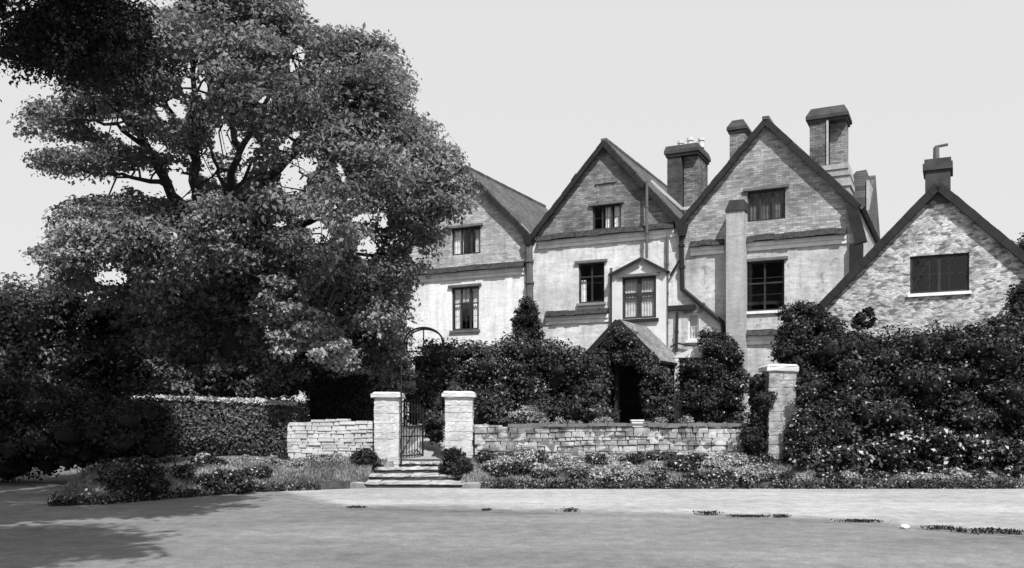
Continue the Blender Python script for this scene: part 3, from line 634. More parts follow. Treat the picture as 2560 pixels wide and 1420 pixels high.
lw = rubble_wall('garden_wall', W(718, 0, 21.7).x, W(934, 0, 21.7).x, 0, 21.7, .35, .2, 'short pale stone wall left of the gate', [(W(718, 0, 21.7).x, 1.46), (W(800, 0, 21.7).x, 1.53), (W(934, 0, 21.7).x, 1.48)], 'lime')
bm = bmesh.new(); x0, x1 = W(1270, 0, Yw).x-rw.location.x, W(1868, 0, Yw).x-rw.location.x; n = 12
for k in range(n): a = x0+(x1-x0)*k/n; box(bm, a, a+(x1-x0)/n-.012, -.07, .4, 1.15+random.uniform(-.01, .01), 1.2+random.uniform(0, .02)+.002*k)
obj('coping', bm, 'framegrey', rw)
def wear(bm, k):
    bmesh.ops.subdivide_edges(bm, edges=[e for e in bm.edges if e.calc_length() > .12], cuts=3, use_grid_fill=True)
    for v in bm.verts: v.co += Vector((random.gauss(0, k), random.gauss(0, k)*.6, random.gauss(0, k)*.7))
def pillar(pxl, pxr, ptop, Y, zb, label, mat, capw=.07, capt=.14, taper=0):
    x0, x1 = W(pxl, 0, Y).x, W(pxr, 0, Y).x; zt = W(0, ptop, Y).z-zb; wd = x1-x0
    root = empty('gate_pillar', ((x0+x1)/2, Y, zb), label, 'gate pillar', 'stone pillars along the garden wall')
    bm = bmesh.new(); h = wd/2; z = -.3; rs = random.Random(int(pxl)); box(bm, -h+.012, h-.012, .012, wd*.98-.012, -.3, zt-capt-.01)
    while z < zt-capt-.03:
        hh = rs.uniform(.14, .26); ze = min(z+hh, zt-capt)
        if zt-capt-ze < .08: ze = zt-capt
        j = [rs.uniform(-.008, .008) for _ in range(4)]; sp = rs.uniform(-.2, .2)*h
        box(bm, -h+j[0], sp-.006, j[2], wd*.98+j[3], z+.006, ze-.002); box(bm, sp+.006, h+j[1], j[2]+.003, wd*.98+j[3], z+.006, ze-.002); z = ze
    bmesh.ops.bevel(bm, geom=[e for e in bm.edges], offset=.008, segments=1, affect='EDGES')
    wear(bm, .007)
    obj('shaft', bm, mat, root)
    bm = bmesh.new(); c = capw
    lo = [(-h-c, -c), (h+c, -c), (h+c, wd+c), (-h-c, wd+c)]
    box(bm, -h-c, h+c, -c, wd+c, zt-capt, zt-capt*.35)
    A = [bm.verts.new((x, y, zt-capt*.349)) for x, y in lo]; Bq = [bm.verts.new((x*.8, (y-wd/2)*.8+wd/2, zt)) for x, y in lo]
    bm.faces.new(Bq); bm.faces.new(A[::-1])
    for k in range(4): bm.faces.new((A[k], A[(k+1)%4], Bq[(k+1)%4], Bq[k]))
    bmesh.ops.bevel(bm, geom=[e for e in bm.edges], offset=.012, segments=2, affect='EDGES')
    wear(bm, .008); obj('cap', bm, 'coping', root); return root
pillar(935, 997, 980, 21.4, .42, 'pale square gate pillar left of the iron gate', 'lime')
pillar(1112, 1181, 978, 21.4, .42, 'pale square gate pillar right of the steps with weeds growing on its cap', 'lime')
pillar(1922, 1990, 910, 21.0, .3, 'tall banded stone pillar rising beside the great dark hedge', 'pillar_b', capw=.06, capt=.17)
steps = empty('stone_steps', (GATE_X, 19.9, 0), 'worn stone steps rising from the road to the gate', 'steps')
for k, (l, r, y0, z) in enumerate(((820, 1200, 19.85, .13), (880, 1170, 20.45, .26), (935, 1140, 20.95, .39), (996, 1112, 21.4, .50))):
    bm = bmesh.new(); a, b = W(l, 0, y0).x-GATE_X, W(r, 0, y0).x-GATE_X; n = 3+k % 2; 
    for j in range(n):
        xa, xb = a+(b-a)*j/n, a+(b-a)*(j+1)/n; box(bm, xa+.004, xb-.004, y0-19.9+random.uniform(-.02, .02), y0-19.9+(1.0 if k < 3 else .6), z-.055, z+random.uniform(-.008, .008)+.001*k)
    bmesh.ops.bevel(bm, geom=[e for e in bm.edges], offset=.014, segments=2, affect='EDGES')
    wear(bm, .012); obj('tread', bm, 'step_top', steps)
    bm = bmesh.new(); box(bm, a+.03, b-.03, y0-19.9+.05, y0-19.9+.9, -.05, z-.058); obj('riser', bm, 'moss', steps)
# kerb of rough stones along the road
bm = bmesh.new(); rs = random.Random(3)
def kerb(bm, x0, x1):
    x = x0; bm.faces.ensure_lookup_table()
    while x < x1:
        L = rs.uniform(.25, .7); xm = x+L/2; y = float(edgeY(xm)); dy = float(edgeY(x+L)-edgeY(x)); z1 = rs.uniform(.10, .16)
        p = [(x+.01, y-dy/2), (x+L-.01, y+dy/2), (x+L-.01, y+dy/2+.2), (x+.01, y-dy/2+.2)]
        a = [bm.verts.new((q[0], q[1]-.05+rs.uniform(-.02, .02), -.02)) for q in p]; b = [bm.verts.new((q[0], q[1]-.02+rs.uniform(-.02, .02), z1+rs.uniform(-.015, .01))) for q in p]
        bm.faces.new(a[::-1]); bm.faces.new(b)
        for k in range(4): bm.faces.new((a[k], a[(k+1)%4], b[(k+1)%4], b[k]))
        if False:
            oy = .05; q2 = [(x+.0, y-dy/2-oy), (x+L-.02, y+dy/2-oy), (x+L-.02, y+dy/2+.3), (x+.0, y-dy/2+.3)]; zz = z1+.01
            a2 = [bm.verts.new((u[0], u[1]-.05+rs.uniform(-.02, .03), zz)) for u in q2]; b2 = [bm.verts.new((u[0], u[1]-.04+rs.uniform(-.02, .02), zz+rs.uniform(.035, .05))) for u in q2]
            for f_ in [bm.faces.new(a2[::-1]), bm.faces.new(b2)]+[bm.faces.new((a2[k], a2[(k+1)%4], b2[(k+1)%4], b2[k])) for k in range(4)]: f_.material_index = 1
        x += L
kerb(bm, -6.2, W(815, 0, 19.8).x); kerb(bm, W(1205, 0, 19.8).x, 8.2)
tag(obj('kerb', bm, ['moss', 'step_top']), kind='structure')
# iron gate standing open behind the left pillar
gx0 = W(999, 0, 21.5).x
gate = empty('iron_gate', (gx0, 21.75, .55), 'open wrought iron gate hung on the left pillar', 'gate', rz=R(62))
bm = bmesh.new(); Lg = .95
for z in (.08, .55, 1.15): bar(bm, (0, 0, z), (Lg, 0, z), .03, .03)
bar(bm, (0, 0, 0), (0, 0, 1.45), .045, .045); bar(bm, (Lg, 0, 0), (Lg, 0, 1.25), .035, .035); obj('frame', bm, 'iron', gate)
for k in range(1, 8):
    bm = bmesh.new(); x = Lg*k/8; tube(bm, [(x, 0, .02), (x, 0, 1.3+.06*math.sin(k*.5)), (x, 0, 1.4+.06*math.sin(k*.5))], [.012, .012, .002], 6); obj('bar', bm, 'iron', gate)
bm = bmesh.new(); bar(bm, (0, 0, .1), (Lg, 0, 1.1), .02, .02); obj('brace', bm, 'iron', gate)
# tall slender iron standard beside the gate
p = W(1004, 1130, 21.35); std = empty('iron_standard', (p.x, 21.3, .45), 'tall thin iron standard rising beside the left gate pillar', 'post')
bm = bmesh.new(); tube(bm, [(0, 0, 0), (0, 0, 2.6)], [.022, .015], 8); obj('pole', bm, 'iron', std)
bm = bmesh.new(); bmesh.ops.create_uvsphere(bm, u_segments=10, v_segments=8, radius=.035, matrix=Matrix.Translation((0, 0, 2.62))); obj('finial', bm, 'iron', std)
# hooped arch over the path
ax0 = W(1012, 0, 27).x; ax1 = W(1106, 0, 27).x; ac = (ax0+ax1)/2; ar = (ax1-ax0)/2; zt = W(0, 819, 27).z; gb = float(gz([ac], [27])[0])
arch = empty('garden_arch', (ac, 27, gb), 'round hooped iron arch showing above the bushes before the white wall', 'garden arch')
for dy in (0, .5):
    bm = bmesh.new(); zc = zt-gb-ar*.75
    tube(bm, [(-ar, dy, 0), (-ar, dy, zc)]+[(-ar*math.cos(t), dy, zc+ar*.75*math.sin(t)) for t in [math.pi*k/16 for k in range(1, 16)]]+[(ar, dy, zc), (ar, dy, 0)], .028, 6); obj('hoop', bm, 'iron', arch)
bm = bmesh.new()
for t in (.25, .75):
    bar(bm, (-ar*math.cos(math.pi*t), 0, zc+ar*.75*math.sin(math.pi*t)), (-ar*math.cos(math.pi*t), .5, zc+ar*.75*math.sin(math.pi*t)), .02, .02)
    obj('crosspiece', bm, 'iron', arch); bm = bmesh.new()
bar(bm, (0, 0, zc-.3), (0, 0, zc+ar*.75), .035, .035); bar(bm, (-ar, 0, zc-.3), (ar, 0, zc-.3), .03, .03); bmesh.ops.remove_doubles(bm, verts=bm.verts, dist=.0001); obj('spoke', bm, 'iron', arch)

# ================================================================= VEGETATION
def limb(pts, r0, r1, Yoff=0):
    P = [W(x, y, Y) for x, y, Y in pts]; out = []
    for a, b in zip(P, P[1:]):
        for k in range(4): out.append(a.lerp(b, k/4)+Vector(RNG.normal(size=3)*.035))
    out.append(P[-1]); n = len(out); return out, [r0+(r1-r0)*(k/(n-1))**.8 for k in range(n)]
# ---- the great tree
TY = 24.0
p = W(600, 1040, TY); big = empty('tree', (p.x, TY, .5), 'huge spreading broadleaf tree with dark limbs standing behind the clipped hedge', 'tree')
OUT = [(150,60),(250,-60),(400,-170),(640,-170),(735,10),(765,82),(860,82),(950,98),(990,150),(1005,200),(1022,240),(1000,285),(1060,310),(1095,365),(1125,380),(1150,420),(1172,470),(1160,520),(1108,560),(1085,600),(1080,650),(1020,690),(1000,740),(985,860),(930,880),(860,790),(760,800),(640,720),(500,780),(330,770),(230,740),(130,720),(90,640),(150,610),(150,520),(240,500),(330,500),(330,470),(290,455),(240,446),(180,440),(100,432),(95,388),(200,384),(250,378),(245,362),(215,350),(150,354),(60,345),(95,258),(175,250),(165,190)]
HOLES = [ellipse(375, 2, 66, 18), ellipse(880, 500, 12, 8), ellipse(700, 560, 14, 9), ellipse(960, 560, 10, 14), ellipse(1040, 640, 12, 20), ellipse(650, 600, 14, 10), ellipse(840, 520, 9, 12), ellipse(880, 250, 8, 6), ellipse(820, 180, 9, 5)]+[ellipse(e[0], e[1], e[2]*1.03, e[3]*1.03, *e[4:]) for e in ((250,48,34,14,-.8),(485,165,15,20),(507,222,12,28),(468,215,16,20),(440,270,34,17,.9),(405,285,26,12,1.0),(742,150,18,36,.3),(665,250,16,12),(560,350,26,36),(618,375,18,36,.5),(612,432,10,34,.7),(518,425,9,32,-.4),(545,440,8,32,-.3),(452,455,28,50,-.3),(375,460,60,28,.45),(275,312,42,14,-.2),(312,342,55,14,.4),(395,370,28,10,.3),(735,445,34,42,.3),(772,412,24,20),(853,432,9,26,-.4),(780,560,28,12),(802,592,26,22),(907,545,30,11,-.2),(917,622,24,28),(722,355,10,34,.8),(440,625,8,20,.4),(278,695,44,18),(506,600,12,8),(432,590,12,18),(300,580,18,8),(1030,600,12,22),(90,470,60,25),(200,640,30,10))]
rng = np.random.default_rng(11)
LIMBS = [([(600,1075,24),(590,900,24),(560,760,24),(530,680,23.9),(505,600,23.8)], .42, .3),
 ([(505,600,23.8),(462,530,23.5),(420,465,23.2),(375,380,22.8),(330,310,22.5),(290,250,22.3)], .24, .09),
 ([(505,600,23.8),(493,480,23.9),(488,380,24),(482,300,24),(490,220,24.2),(472,120,24.4)], .23, .07),
 ([(488,400,24),(445,320,23.6),(415,255,23.4)], .11, .05),
 ([(530,680,23.9),(560,520,24.2),(592,400,24.4),(640,310,24.8),(690,190,25)], .2, .06),
 ([(560,540,24.2),(640,475,23.9),(715,405,23.6),(780,330,23.4),(870,240,23.2)], .19, .06),
 ([(565,490,24.2),(540,420,24.4),(522,350,24.5)], .09, .04), ([(562,510,24.2),(620,430,24.3),(660,360,24.4)], .09, .04),
 ([(500,600,23.8),(420,570,23),(260,560,22),(160,530,21.5)], .14, .04), ([(540,650,24),(700,580,23.6),(850,520,23),(1000,470,22.7),(1120,430,22.5)], .18, .04),
 ([(420,465,23.2),(330,440,22.6),(250,430,22)], .1, .03), ([(375,380,22.8),(290,310,22.2),(190,295,21.8)], .1, .03),
 ([(700,580,23.6),(820,620,23),(960,640,22.6),(1060,610,22.3)], .1, .03), ([(560,760,24),(680,720,22.5),(800,760,21.5),(870,850,21)], .12, .03),
 ([(690,190,25),(740,100,25)], .06, .03), ([(600,380,24.4),(560,250,25.5),(600,100,26)], .12, .04), ([(780,330,23.4),(900,330,23),(1000,300,22.8)], .09, .03), ([(290,250,22.3),(220,180,22),(180,100,22)], .08, .03)]
q = fill(OUT, 660, rng, HOLES, minpx=16, hpad=17, tries=10)
qo = fill(OUT, 2200, rng, HOLES, minpx=2, hpad=6, tries=2); qo = qo[distpoly(qo[:, 0], qo[:, 1], OUT) < 15][:110]; qo = qo+(qo-np.array([600, 400]))*.012
q = np.vstack([q, qo, fill(OUT, 130, rng, HOLES, minpx=10, hpad=9, tries=3)]); dd = distpoly(q[:, 0], q[:, 1], OUT); half = .5+4.4*np.sqrt(np.clip(dd, 0, 260)/260)
# clumps sit on the outside of the crown's volume, towards either side, with fewer inside
sgn = np.where(rng.random(len(q)) < .68, -1, 1); Yc = TY+sgn*half*rng.uniform(.35, 1, len(q))
C = np.array([W(a, b, y)[:] for (a, b), y in zip(q, Yc)]); 
def limbdist(x, y, w_=(0, 1, 2, 4, 5)):
    d = np.full(len(x), 1e9)
    for k in w_:
        for (x0, y0, _), (x1, y1, _) in zip(LIMBS[k][0], LIMBS[k][0][1:]):
            if max(y0, y1) > 620: continue
            t = np.clip(((x-x0)*(x1-x0)+(y-y0)*(y1-y0))/((x1-x0)**2+(y1-y0)**2), 0, 1); d = np.minimum(d, np.hypot(x-x0-t*(x1-x0), y-y0-t*(y1-y0)))
    return d
Yc = np.where((limbdist(q[:, 0], q[:, 1]) < 28) & (q[:, 1] > 230), TY+np.abs(Yc-TY), Yc); C = np.array([W(a, b, y)[:] for (a, b), y in zip(q, Yc)])
rs_ = rng.uniform(.36, .78, len(q)); rs_ = np.minimum(rs_, .25+dd/70)
Rr = np.stack([rs_*1.15, rs_*1.15, rs_*.62], 1)
V, ex = blobs(C, Rr, 220000, .105*rng.uniform(.6, 1.5, 220000), rng, up=.45, core=0, shell=(.35, 1.15), lower=.3)
# leaves never hang across the gaps where the sky shows
cen = V.reshape(-1, 4, 3).mean(1); hx = CX+cen[:, 0]/cen[:, 1]*F; hy = HOR-(cen[:, 2]-EYE)/cen[:, 1]*F
keep = np.ones(len(cen), bool)
for h in HOLES: keep &= ~(inpoly(hx, hy, h) & (rng.random(len(cen)) < .93))
V = V.reshape(-1, 4, 3)[keep].reshape(-1, 3); off = np.array(big.location)
quadmesh('crown', V-off, ['tree_leaf'], big)
allp = []
for k, (pp, a, b) in enumerate(LIMBS):
    P, rad = limb(pp, a*(1 if k == 0 else .78), b*.75); bm = bmesh.new(); tube(bm, [x-big.location for x in P], rad, 10 if k == 0 else 7)
    obj('trunk' if k == 0 else 'limb', bm, 'bark', big, smooth=True); allp += [(x, r) for x, r in zip(P, rad)]
# twigs from the limbs out to the leaf clumps
bm = bmesh.new(); LP = np.array([x[:] for x, r in allp])
for i in range(0, len(C), 3):
    c = C[i]; d = np.linalg.norm(LP-c+np.array([0, 0, .6]), axis=1); j = int(np.argmin(d)); a = Vector(LP[j])-big.location; b = Vector(c)-big.location
    if (b-a).length > 4.5: continue
    jt = lambda k: Vector(RNG.normal(size=3)*k*(b-a).length); tube(bm, [a, a.lerp(b, .2)+jt(.05), a.lerp(b, .4)+jt(.07), a.lerp(b, .6)+jt(.07), a.lerp(b, .8)+jt(.06), b], [min(.045, allp[j][1]*.6), .032, .024, .017, .011, .005], 4)
tag(obj('twigs', bm, 'bark', big), kind='stuff')
# low boughs, their sunlight painted in as paler leaves
def treepart(poly, n_l, r, n, size, Y0, T, mat, parent, name='bough', seed=5, flat=.6, core=0, holes=()):
    rng = np.random.default_rng(seed); q = fill(poly, n_l, rng, holes, minpx=r/Y0*F*.4, hpad=r/Y0*F*.6); C = np.array([W(a, b, Y0+rng.uniform(0, T))[:] for a, b in q])
    rr = r*rng.uniform(.7, 1.3, len(q)); V, ex = blobs(C, np.stack([rr, rr, rr*flat], 1), n, size, rng, up=.4, core=core, shell=(.4, 1.12)); off = np.array(parent.location)
    if ex: ex = (ex[0]-off, ex[1])
    return quadmesh(name, V-off, [mat]+(['core'] if core else []), parent, None, ex)
treepart([(625,720),(700,690),(770,710),(800,770),(860,820),(890,900),(860,935),(790,905),(740,870),(720,930),(690,900),(680,840),(640,800)], 44, .32, 7000, .12, 21, 1.6, 'low_sun_leaf', big, seed=8)
treepart([(480,500),(560,490),(640,520),(740,590),(760,650),(680,640),(590,690),(520,640),(480,560)], 30, .34, 5200, .12, 20.6, 1.2, 'low_sun_leaf', big, seed=9)
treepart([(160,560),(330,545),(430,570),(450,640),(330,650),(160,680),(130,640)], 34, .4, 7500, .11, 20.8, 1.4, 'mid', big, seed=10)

# ---- tree whose top leans out of the picture at the upper left and shades the road
nt_ = empty('tree', (-12.2, 11.5, 0), 'very dark overhanging tree at the upper left corner, nearer than the great tree', 'tree')
treepart([(12,120),(70,50),(180,-60),(420,-120),(440,-20),(390,60),(345,130),(330,210),(225,235),(150,195),(70,180),(30,190)], 120, .4, 38000, .07, 13.2, 2.6, 'near_shade_leaf', nt_, 'crown', 21, .8, holes=[ellipse(250,46,36,15,-.8), ellipse(380,2,60,16)])
rng = np.random.default_rng(31); 
def lumps3(c, r, n, rl): 
    d = rng.normal(size=(n, 3)); d /= np.linalg.norm(d, axis=1, keepdims=True); return np.array(c)+d*np.array(r)*rng.uniform(.3, 1, (n, 1))**.5, np.repeat(rng.uniform(.6, 1.1, (n, 1))*rl, 3, 1)*np.array([1, 1, .7])
cs, rr = [], []
for c, r, n in (((-5.2, 2.0, 10.6), (3.2, 1.9, 1.8), 95), ((-5.7, 7.4, 10.8), (3.5, 2.0, 1.8), 95), ((-9.5, 4.6, 11), (3, 3.5, 1.8), 90), ((-12, .5, 10), (4, 3.5, 2.5), 80), ((-11.5, 8.0, 10.6), (4.0, 4.6, 2.4), 110), ((-14, 13.0, 10.5), (4.5, 5, 3), 120), ((-7.5, 10.4, 13.2), (3, 2.6, 1.6), 50), ((-15, 19.5, 10), (4, 4, 2.5), 60)):
    a, b = lumps3(c, r, n, .8); cs.append(a); rr.append(b)
cs, rr = np.vstack(cs), np.vstack(rr); V, _ = blobs(cs, rr, 120000, .22, rng, up=.3, core=0, shell=(.2, 1.1), lower=.6); quadmesh('crown', V-np.array(nt_.location), ['near_shade_leaf'], nt_)
treepart([(390,690),(520,660),(640,690),(660,850),(745,940),(745,1000),(600,1005),(400,1000),(360,850)], 75, .42, 15000, .12, 22.6, 1.6, 'shade_leaf', big, seed=14)
treepart([(880,700),(1000,690),(1008,860),(990,930),(930,960),(870,880)], 30, .35, 6000, .12, 23, 1.5, 'shade_leaf', big, seed=15)
bm = bmesh.new(); tube(bm, [(0, 0, -.1), (.1, -.1, 3), (.5, -.4, 6), (1.2, -1, 9)], [.45, .36, .28, .15], 10); obj('trunk', bm, 'bark', nt_, smooth=True)
for e in (((.5, -.4, 6), (2, 1, 7), (3.2, 1.6, 8.2)), ((.3, -.3, 5), (1.5, -2, 8), (2.5, -4, 10.5)), ((.3, -.2, 5.2), (-1, 3, 8), (-2, 6, 10))):
    bm = bmesh.new(); tube(bm, e, [.2, .15, .1, .05][:len(e)], 7); obj('limb', bm, 'bark', nt_, smooth=True)

# ---- trees and thicket at the left, behind the hedge
def thicket(poly, Y0, T, lumps, r, n, size, mat, label, trunkpx, seed, name='tree', cat='tree', front=None):
    root = empty(name, (W(trunkpx, 0, Y0+T/2).x, Y0+T/2, .4), label, cat)
    o = mass('crown', poly, Y0, T, lumps, r, n, size, mat, None, None, parent=root, seed=seed, front=front, lower=.5); o.location = -root.location
    for k in (0,):
        bm = bmesh.new(); t_ = max(.5, W(0, min(y for x, y in poly), Y0).z-1.2); tube(bm, [(0, 0, -.4), (.05, 0, t_*.5), (.1, .05, t_)], [.16, .12, .05], 8); obj('trunk', bm, 'bark_pale', root)
    return root
thicket([(-90,735),(40,715),(120,700),(200,745),(235,960),(215,1060),(-90,1070)], 27, 2.4, 60, .7, 16000, .13, 'shade_leaf', 'dark bushy tree at the far left edge under the overhanging boughs', 80, 41, front=('mid', .04))
thicket([(190,780),(260,720),(360,740),(430,800),(440,1050),(200,1060)], 28.5, 2.4, 46, .65, 12000, .13, 'shade_leaf', 'dark tree right of the leftmost bushy one, speckled with pale leaves', 330, 42, front=('pale', .03))
thicket([(400,800),(500,720),(620,740),(660,860),(650,1030),(400,1040)], 29.5, 2, 44, .62, 11000, .13, 'shade_leaf', 'dark tree directly behind the clipped hedge', 650, 43)
thicket([(630,850),(740,780),(860,790),(930,760),(1000,700),(1006,860),(985,930),(930,985),(820,985),(640,1010)], 31.5, 2, 60, .6, 15000, .13, 'shade_leaf', 'dark tree touching the left corner of the gabled house', 890, 44, front=('mid', .06))
# ---- clipped hedge, its face and its sunlit top painted in as pale leaves
def boxhedge(name, x0, x1, y0, y1, zb, topf, n, size, mats, label, cat, seed, tipn=0, slump=.04):
    rng = np.random.default_rng(seed); cx_ = (x0+x1)/2; root = empty(name, (cx_, y0, zb), label, cat)
    u = rng.random(n); face = rng.choice(4, n, p=[.6, .24, .08, .08]); P = np.zeros((n, 3)); N = np.zeros((n, 3))
    X = rng.uniform(x0, x1, n); Y = rng.uniform(y0, y1, n); T = topf(X); Z = zb+(T-zb)*u
    f = face == 0; P[f] = np.c_[X[f], np.full(f.sum(), y0), Z[f]]; N[f] = (0, -1, .3)
    f = face == 1; P[f] = np.c_[X[f], Y[f], T[f]]; N[f] = (0, -.2, 1)
    f = face == 2; P[f] = np.c_[np.full(f.sum(), x0), Y[f], (zb+(topf(np.array([x0]))-zb)*u)[f]]; N[f] = (-1, 0, .2)
    f = face == 3; P[f] = np.c_[np.full(f.sum(), x1), Y[f], (zb+(topf(np.array([x1]))-zb)*u)[f]]; N[f] = (1, 0, .2)
    P += rng.normal(size=P.shape)*slump; P[:, 1] += (face == 0)*.42*np.clip(1-(P[:, 2]-zb)/.8, 0, 1)**1.5; P[:, 1] += .07*np.sin(P[:, 0]*2.3)*np.sin(P[:, 2]*2.7+1)+np.clip(P[:, 2]-T+.3, 0, .3)**2*1.2*(face == 0)
    V = leaves_arrays(P-np.array(root.location), N+rng.normal(size=N.shape)*.9, size*rng.uniform(.6, 1.6, n), rng)
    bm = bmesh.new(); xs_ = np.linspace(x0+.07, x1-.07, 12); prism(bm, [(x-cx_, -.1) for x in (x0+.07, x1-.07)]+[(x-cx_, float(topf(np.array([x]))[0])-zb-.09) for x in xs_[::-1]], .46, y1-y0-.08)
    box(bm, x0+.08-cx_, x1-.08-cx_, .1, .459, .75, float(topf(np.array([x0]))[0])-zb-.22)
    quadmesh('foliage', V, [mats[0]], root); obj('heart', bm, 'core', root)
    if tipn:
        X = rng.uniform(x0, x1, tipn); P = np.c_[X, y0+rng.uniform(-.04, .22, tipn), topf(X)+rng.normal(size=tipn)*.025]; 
        V = leaves_arrays(P-np.array(root.location), np.array([0, -.7, .8])+rng.normal(size=(tipn, 3))*.3, size*.9, rng); quadmesh('lit_top_leaves', V, [mats[1]], root)
    return root
hx0, hx1 = W(330, 0, 22.6).x, W(752, 0, 22.6).x
topf = lambda X: 2.02+.035*np.sin((X-hx0)*1.1+1)-.10*sstep(hx1-1.3, hx1, X)
boxhedge('hedge', hx0, hx1-.1, 22.6, 23.8, .35, topf, 17000, .07, ['hedge', 'lit_tip'], 'neatly clipped hedge with a bright pale top edge left of the short stone wall', 'hedge', 51, 6500)
yx0, yx1 = W(765, 0, 25.2).x, W(918, 0, 25.2).x
boxhedge('yew_hedge', yx0, yx1, 25.2, 27.2, .6, lambda X: 2.62+.1*sstep(yx1-.9, yx1-.2, X), 14000, .06, ['yew', 'lit_tip'], 'almost black clipped yew block behind the short stone wall', 'hedge', 52, 0)
mass('bush', [(855,948),(870,915),(905,912),(925,930),(930,948)], 25.5, .6, 7, .2, 1500, .08, 'flower', 'pale leaves painting a sunlit patch above the black yew block', 'bush', seed=53)  # pale clump added for the sunlit top of the yew
mass('thicket', [(-110,930),(60,960),(200,985),(330,1000),(440,1008),(448,1140),(330,1175),(180,1185),(60,1205),(-110,1235)], 20.2, 2.0, 90, .42, 26000, .085, 'yew', 'deep shaded thicket running from the clipped hedge to the left edge', 'thicket', seed=54)
mass('bush', [(400,1235),(440,1205),(520,1195),(620,1200),(640,1222),(560,1232),(430,1247)], 18.1, .9, 24, .17, 5000, .06, 'shrub', 'low dark ground plant along the left stretch of the verge', 'plant', seed=56, front=('mid', .2))
mass('bush', [(215,1235),(260,1180),(380,1175),(420,1215),(400,1245),(300,1262),(230,1258)], 16.9, 1.2, 34, .3, 9000, .07, 'shrub', 'low dark bush at the left end of the verge', 'bush', seed=55, front=('mid', .1))
mass('bush', [(925,985),(935,905),(975,880),(1025,885),(1030,985)], 25.2, .7, 22, .24, 4500, .08, 'mid', 'mid grey leafy bush between the black yew block and the creeper hedge', 'bush', seed=57)
# ---- creeper hedge before the house, ivies
mass('creeper_hedge', [(1015,905),(1040,856),(1100,848),(1200,850),(1285,836),(1350,862),(1480,862),(1500,900),(1525,1075),(1015,1075)], 26.6, 1.2, 120, .42, 30000, .085, 'ivy', 'long dark leafy hedge between the gate and the porch', 'hedge', seed=61, front=('mid', .07))
mass('ivy', [(1282,850),(1284,785),(1312,742),(1336,745),(1352,800),(1346,862),(1290,862)], 32.6, .35, 24, .26, 5000, .08, 'ivy', 'ivy climbing the downpipe between the left and middle gables', 'ivy', seed=62)
mass('ivy', [(1492,880),(1520,845),(1546,818),(1562,822),(1610,870),(1655,915),(1680,960),(1692,1060),(1608,1060),(1600,915),(1525,900),(1515,960),(1500,1060),(1462,1060),(1466,900)], 27.9, .5, 76, .23, 17000, .075, 'ivy', 'ivy smothering the front of the gabled porch', 'ivy', tilt=(-.0065, 1549), seed=63, front=('mid', .07))
mass('ivy', [(1702,1060),(1704,908),(1762,900),(1742,856),(1756,826),(1812,828),(1850,870),(1868,940),(1862,1060)], 28.0, .9, 70, .3, 15000, .08, 'shrub', 'rounded ivy bush against the house below the slanting drainpipe', 'ivy', seed=64, front=('mid', .06))
mass('ivy', [(1535,1065),(1530,900),(1500,900),(1498,1065)], 28.9, .3, 16, .2, 3200, .07, 'yew', 'narrow ivy column on the left post of the porch', 'ivy', seed=65)
mass('creeper', [(2140,785),(2170,768),(2192,790),(2186,815),(2160,830),(2150,880),(2120,880),(2128,820)], 24.7, .15, 16, .12, 1500, .06, 'shrub', 'small dark creeper patch on the cottage wall', 'creeper', seed=66)
# ---- great hedge at the right
mass('hedge', [(1990,945),(2060,840),(2130,850),(2290,836),(2390,796),(2450,800),(2640,800),(2900,815),(2900,1170),(2300,1185),(2100,1170),(2010,1110),(1990,1040)], 21.3, 1.7, 400, .37, 110000, .08, 'shrub', 'great dark overgrown hedge filling the right side before the cottage', 'hedge', seed=71, jitter=.55, front=('mid', .08))
mass('small_tree', [(1930,925),(1945,840),(1975,765),(2010,755),(2070,775),(2100,830),(2060,900),(2000,935)], 22.2, .9, 40, .3, 9000, .08, 'shrub', 'small dark ragged tree above the tall banded pillar', 'tree', seed=72, front=('mid', .05))
mass('bush', [(1868,965),(1905,930),(1925,940),(1925,1050),(1925,1130),(1905,1150),(1872,1165),(1858,1100),(1880,1040)], 21.0, .7, 36, .19, 6500, .07, 'shrub', 'dark bush squeezed against the left side of the banded pillar', 'bush', seed=73)
mass('creeper', [(1962,1075),(1985,1030),(1994,960),(2030,960),(2040,1150),(1985,1170),(1962,1130)], 20.6, .3, 22, .14, 3600, .06, 'shrub', 'dark creeper spilling over the right side of the banded pillar', 'creeper', seed=77, front=('pale', .1))
mass('rambling_plant', [(1990,1125),(2080,1115),(2200,1090),(2380,1075),(2500,1100),(2640,1130),(2900,1140),(2900,1225),(2080,1225),(2000,1190)], 20.3, .8, 165, .2, 26000, .1, 'shrub', 'sprawling large-leaved plant with pale leaves at the foot of the great hedge', 'plant', seed=74, jitter=.6, front=('pale', .2))
mass('tree', [(2520,740),(2560,700),(2650,680),(2650,850),(2505,850)], 23.0, .6, 18, .3, 4500, .08, 'shrub', 'dark bushy sapling against the cottage at the right edge', 'tree', seed=75)
thicket([(2530,620),(2560,596),(2680,560),(2820,590),(2880,760),(2860,960),(2640,960),(2540,760)], 31, 3, 60, .6, 14000, .11, 'shrub', 'distant tree showing past the cottage roof at the right edge', 2620, 76)
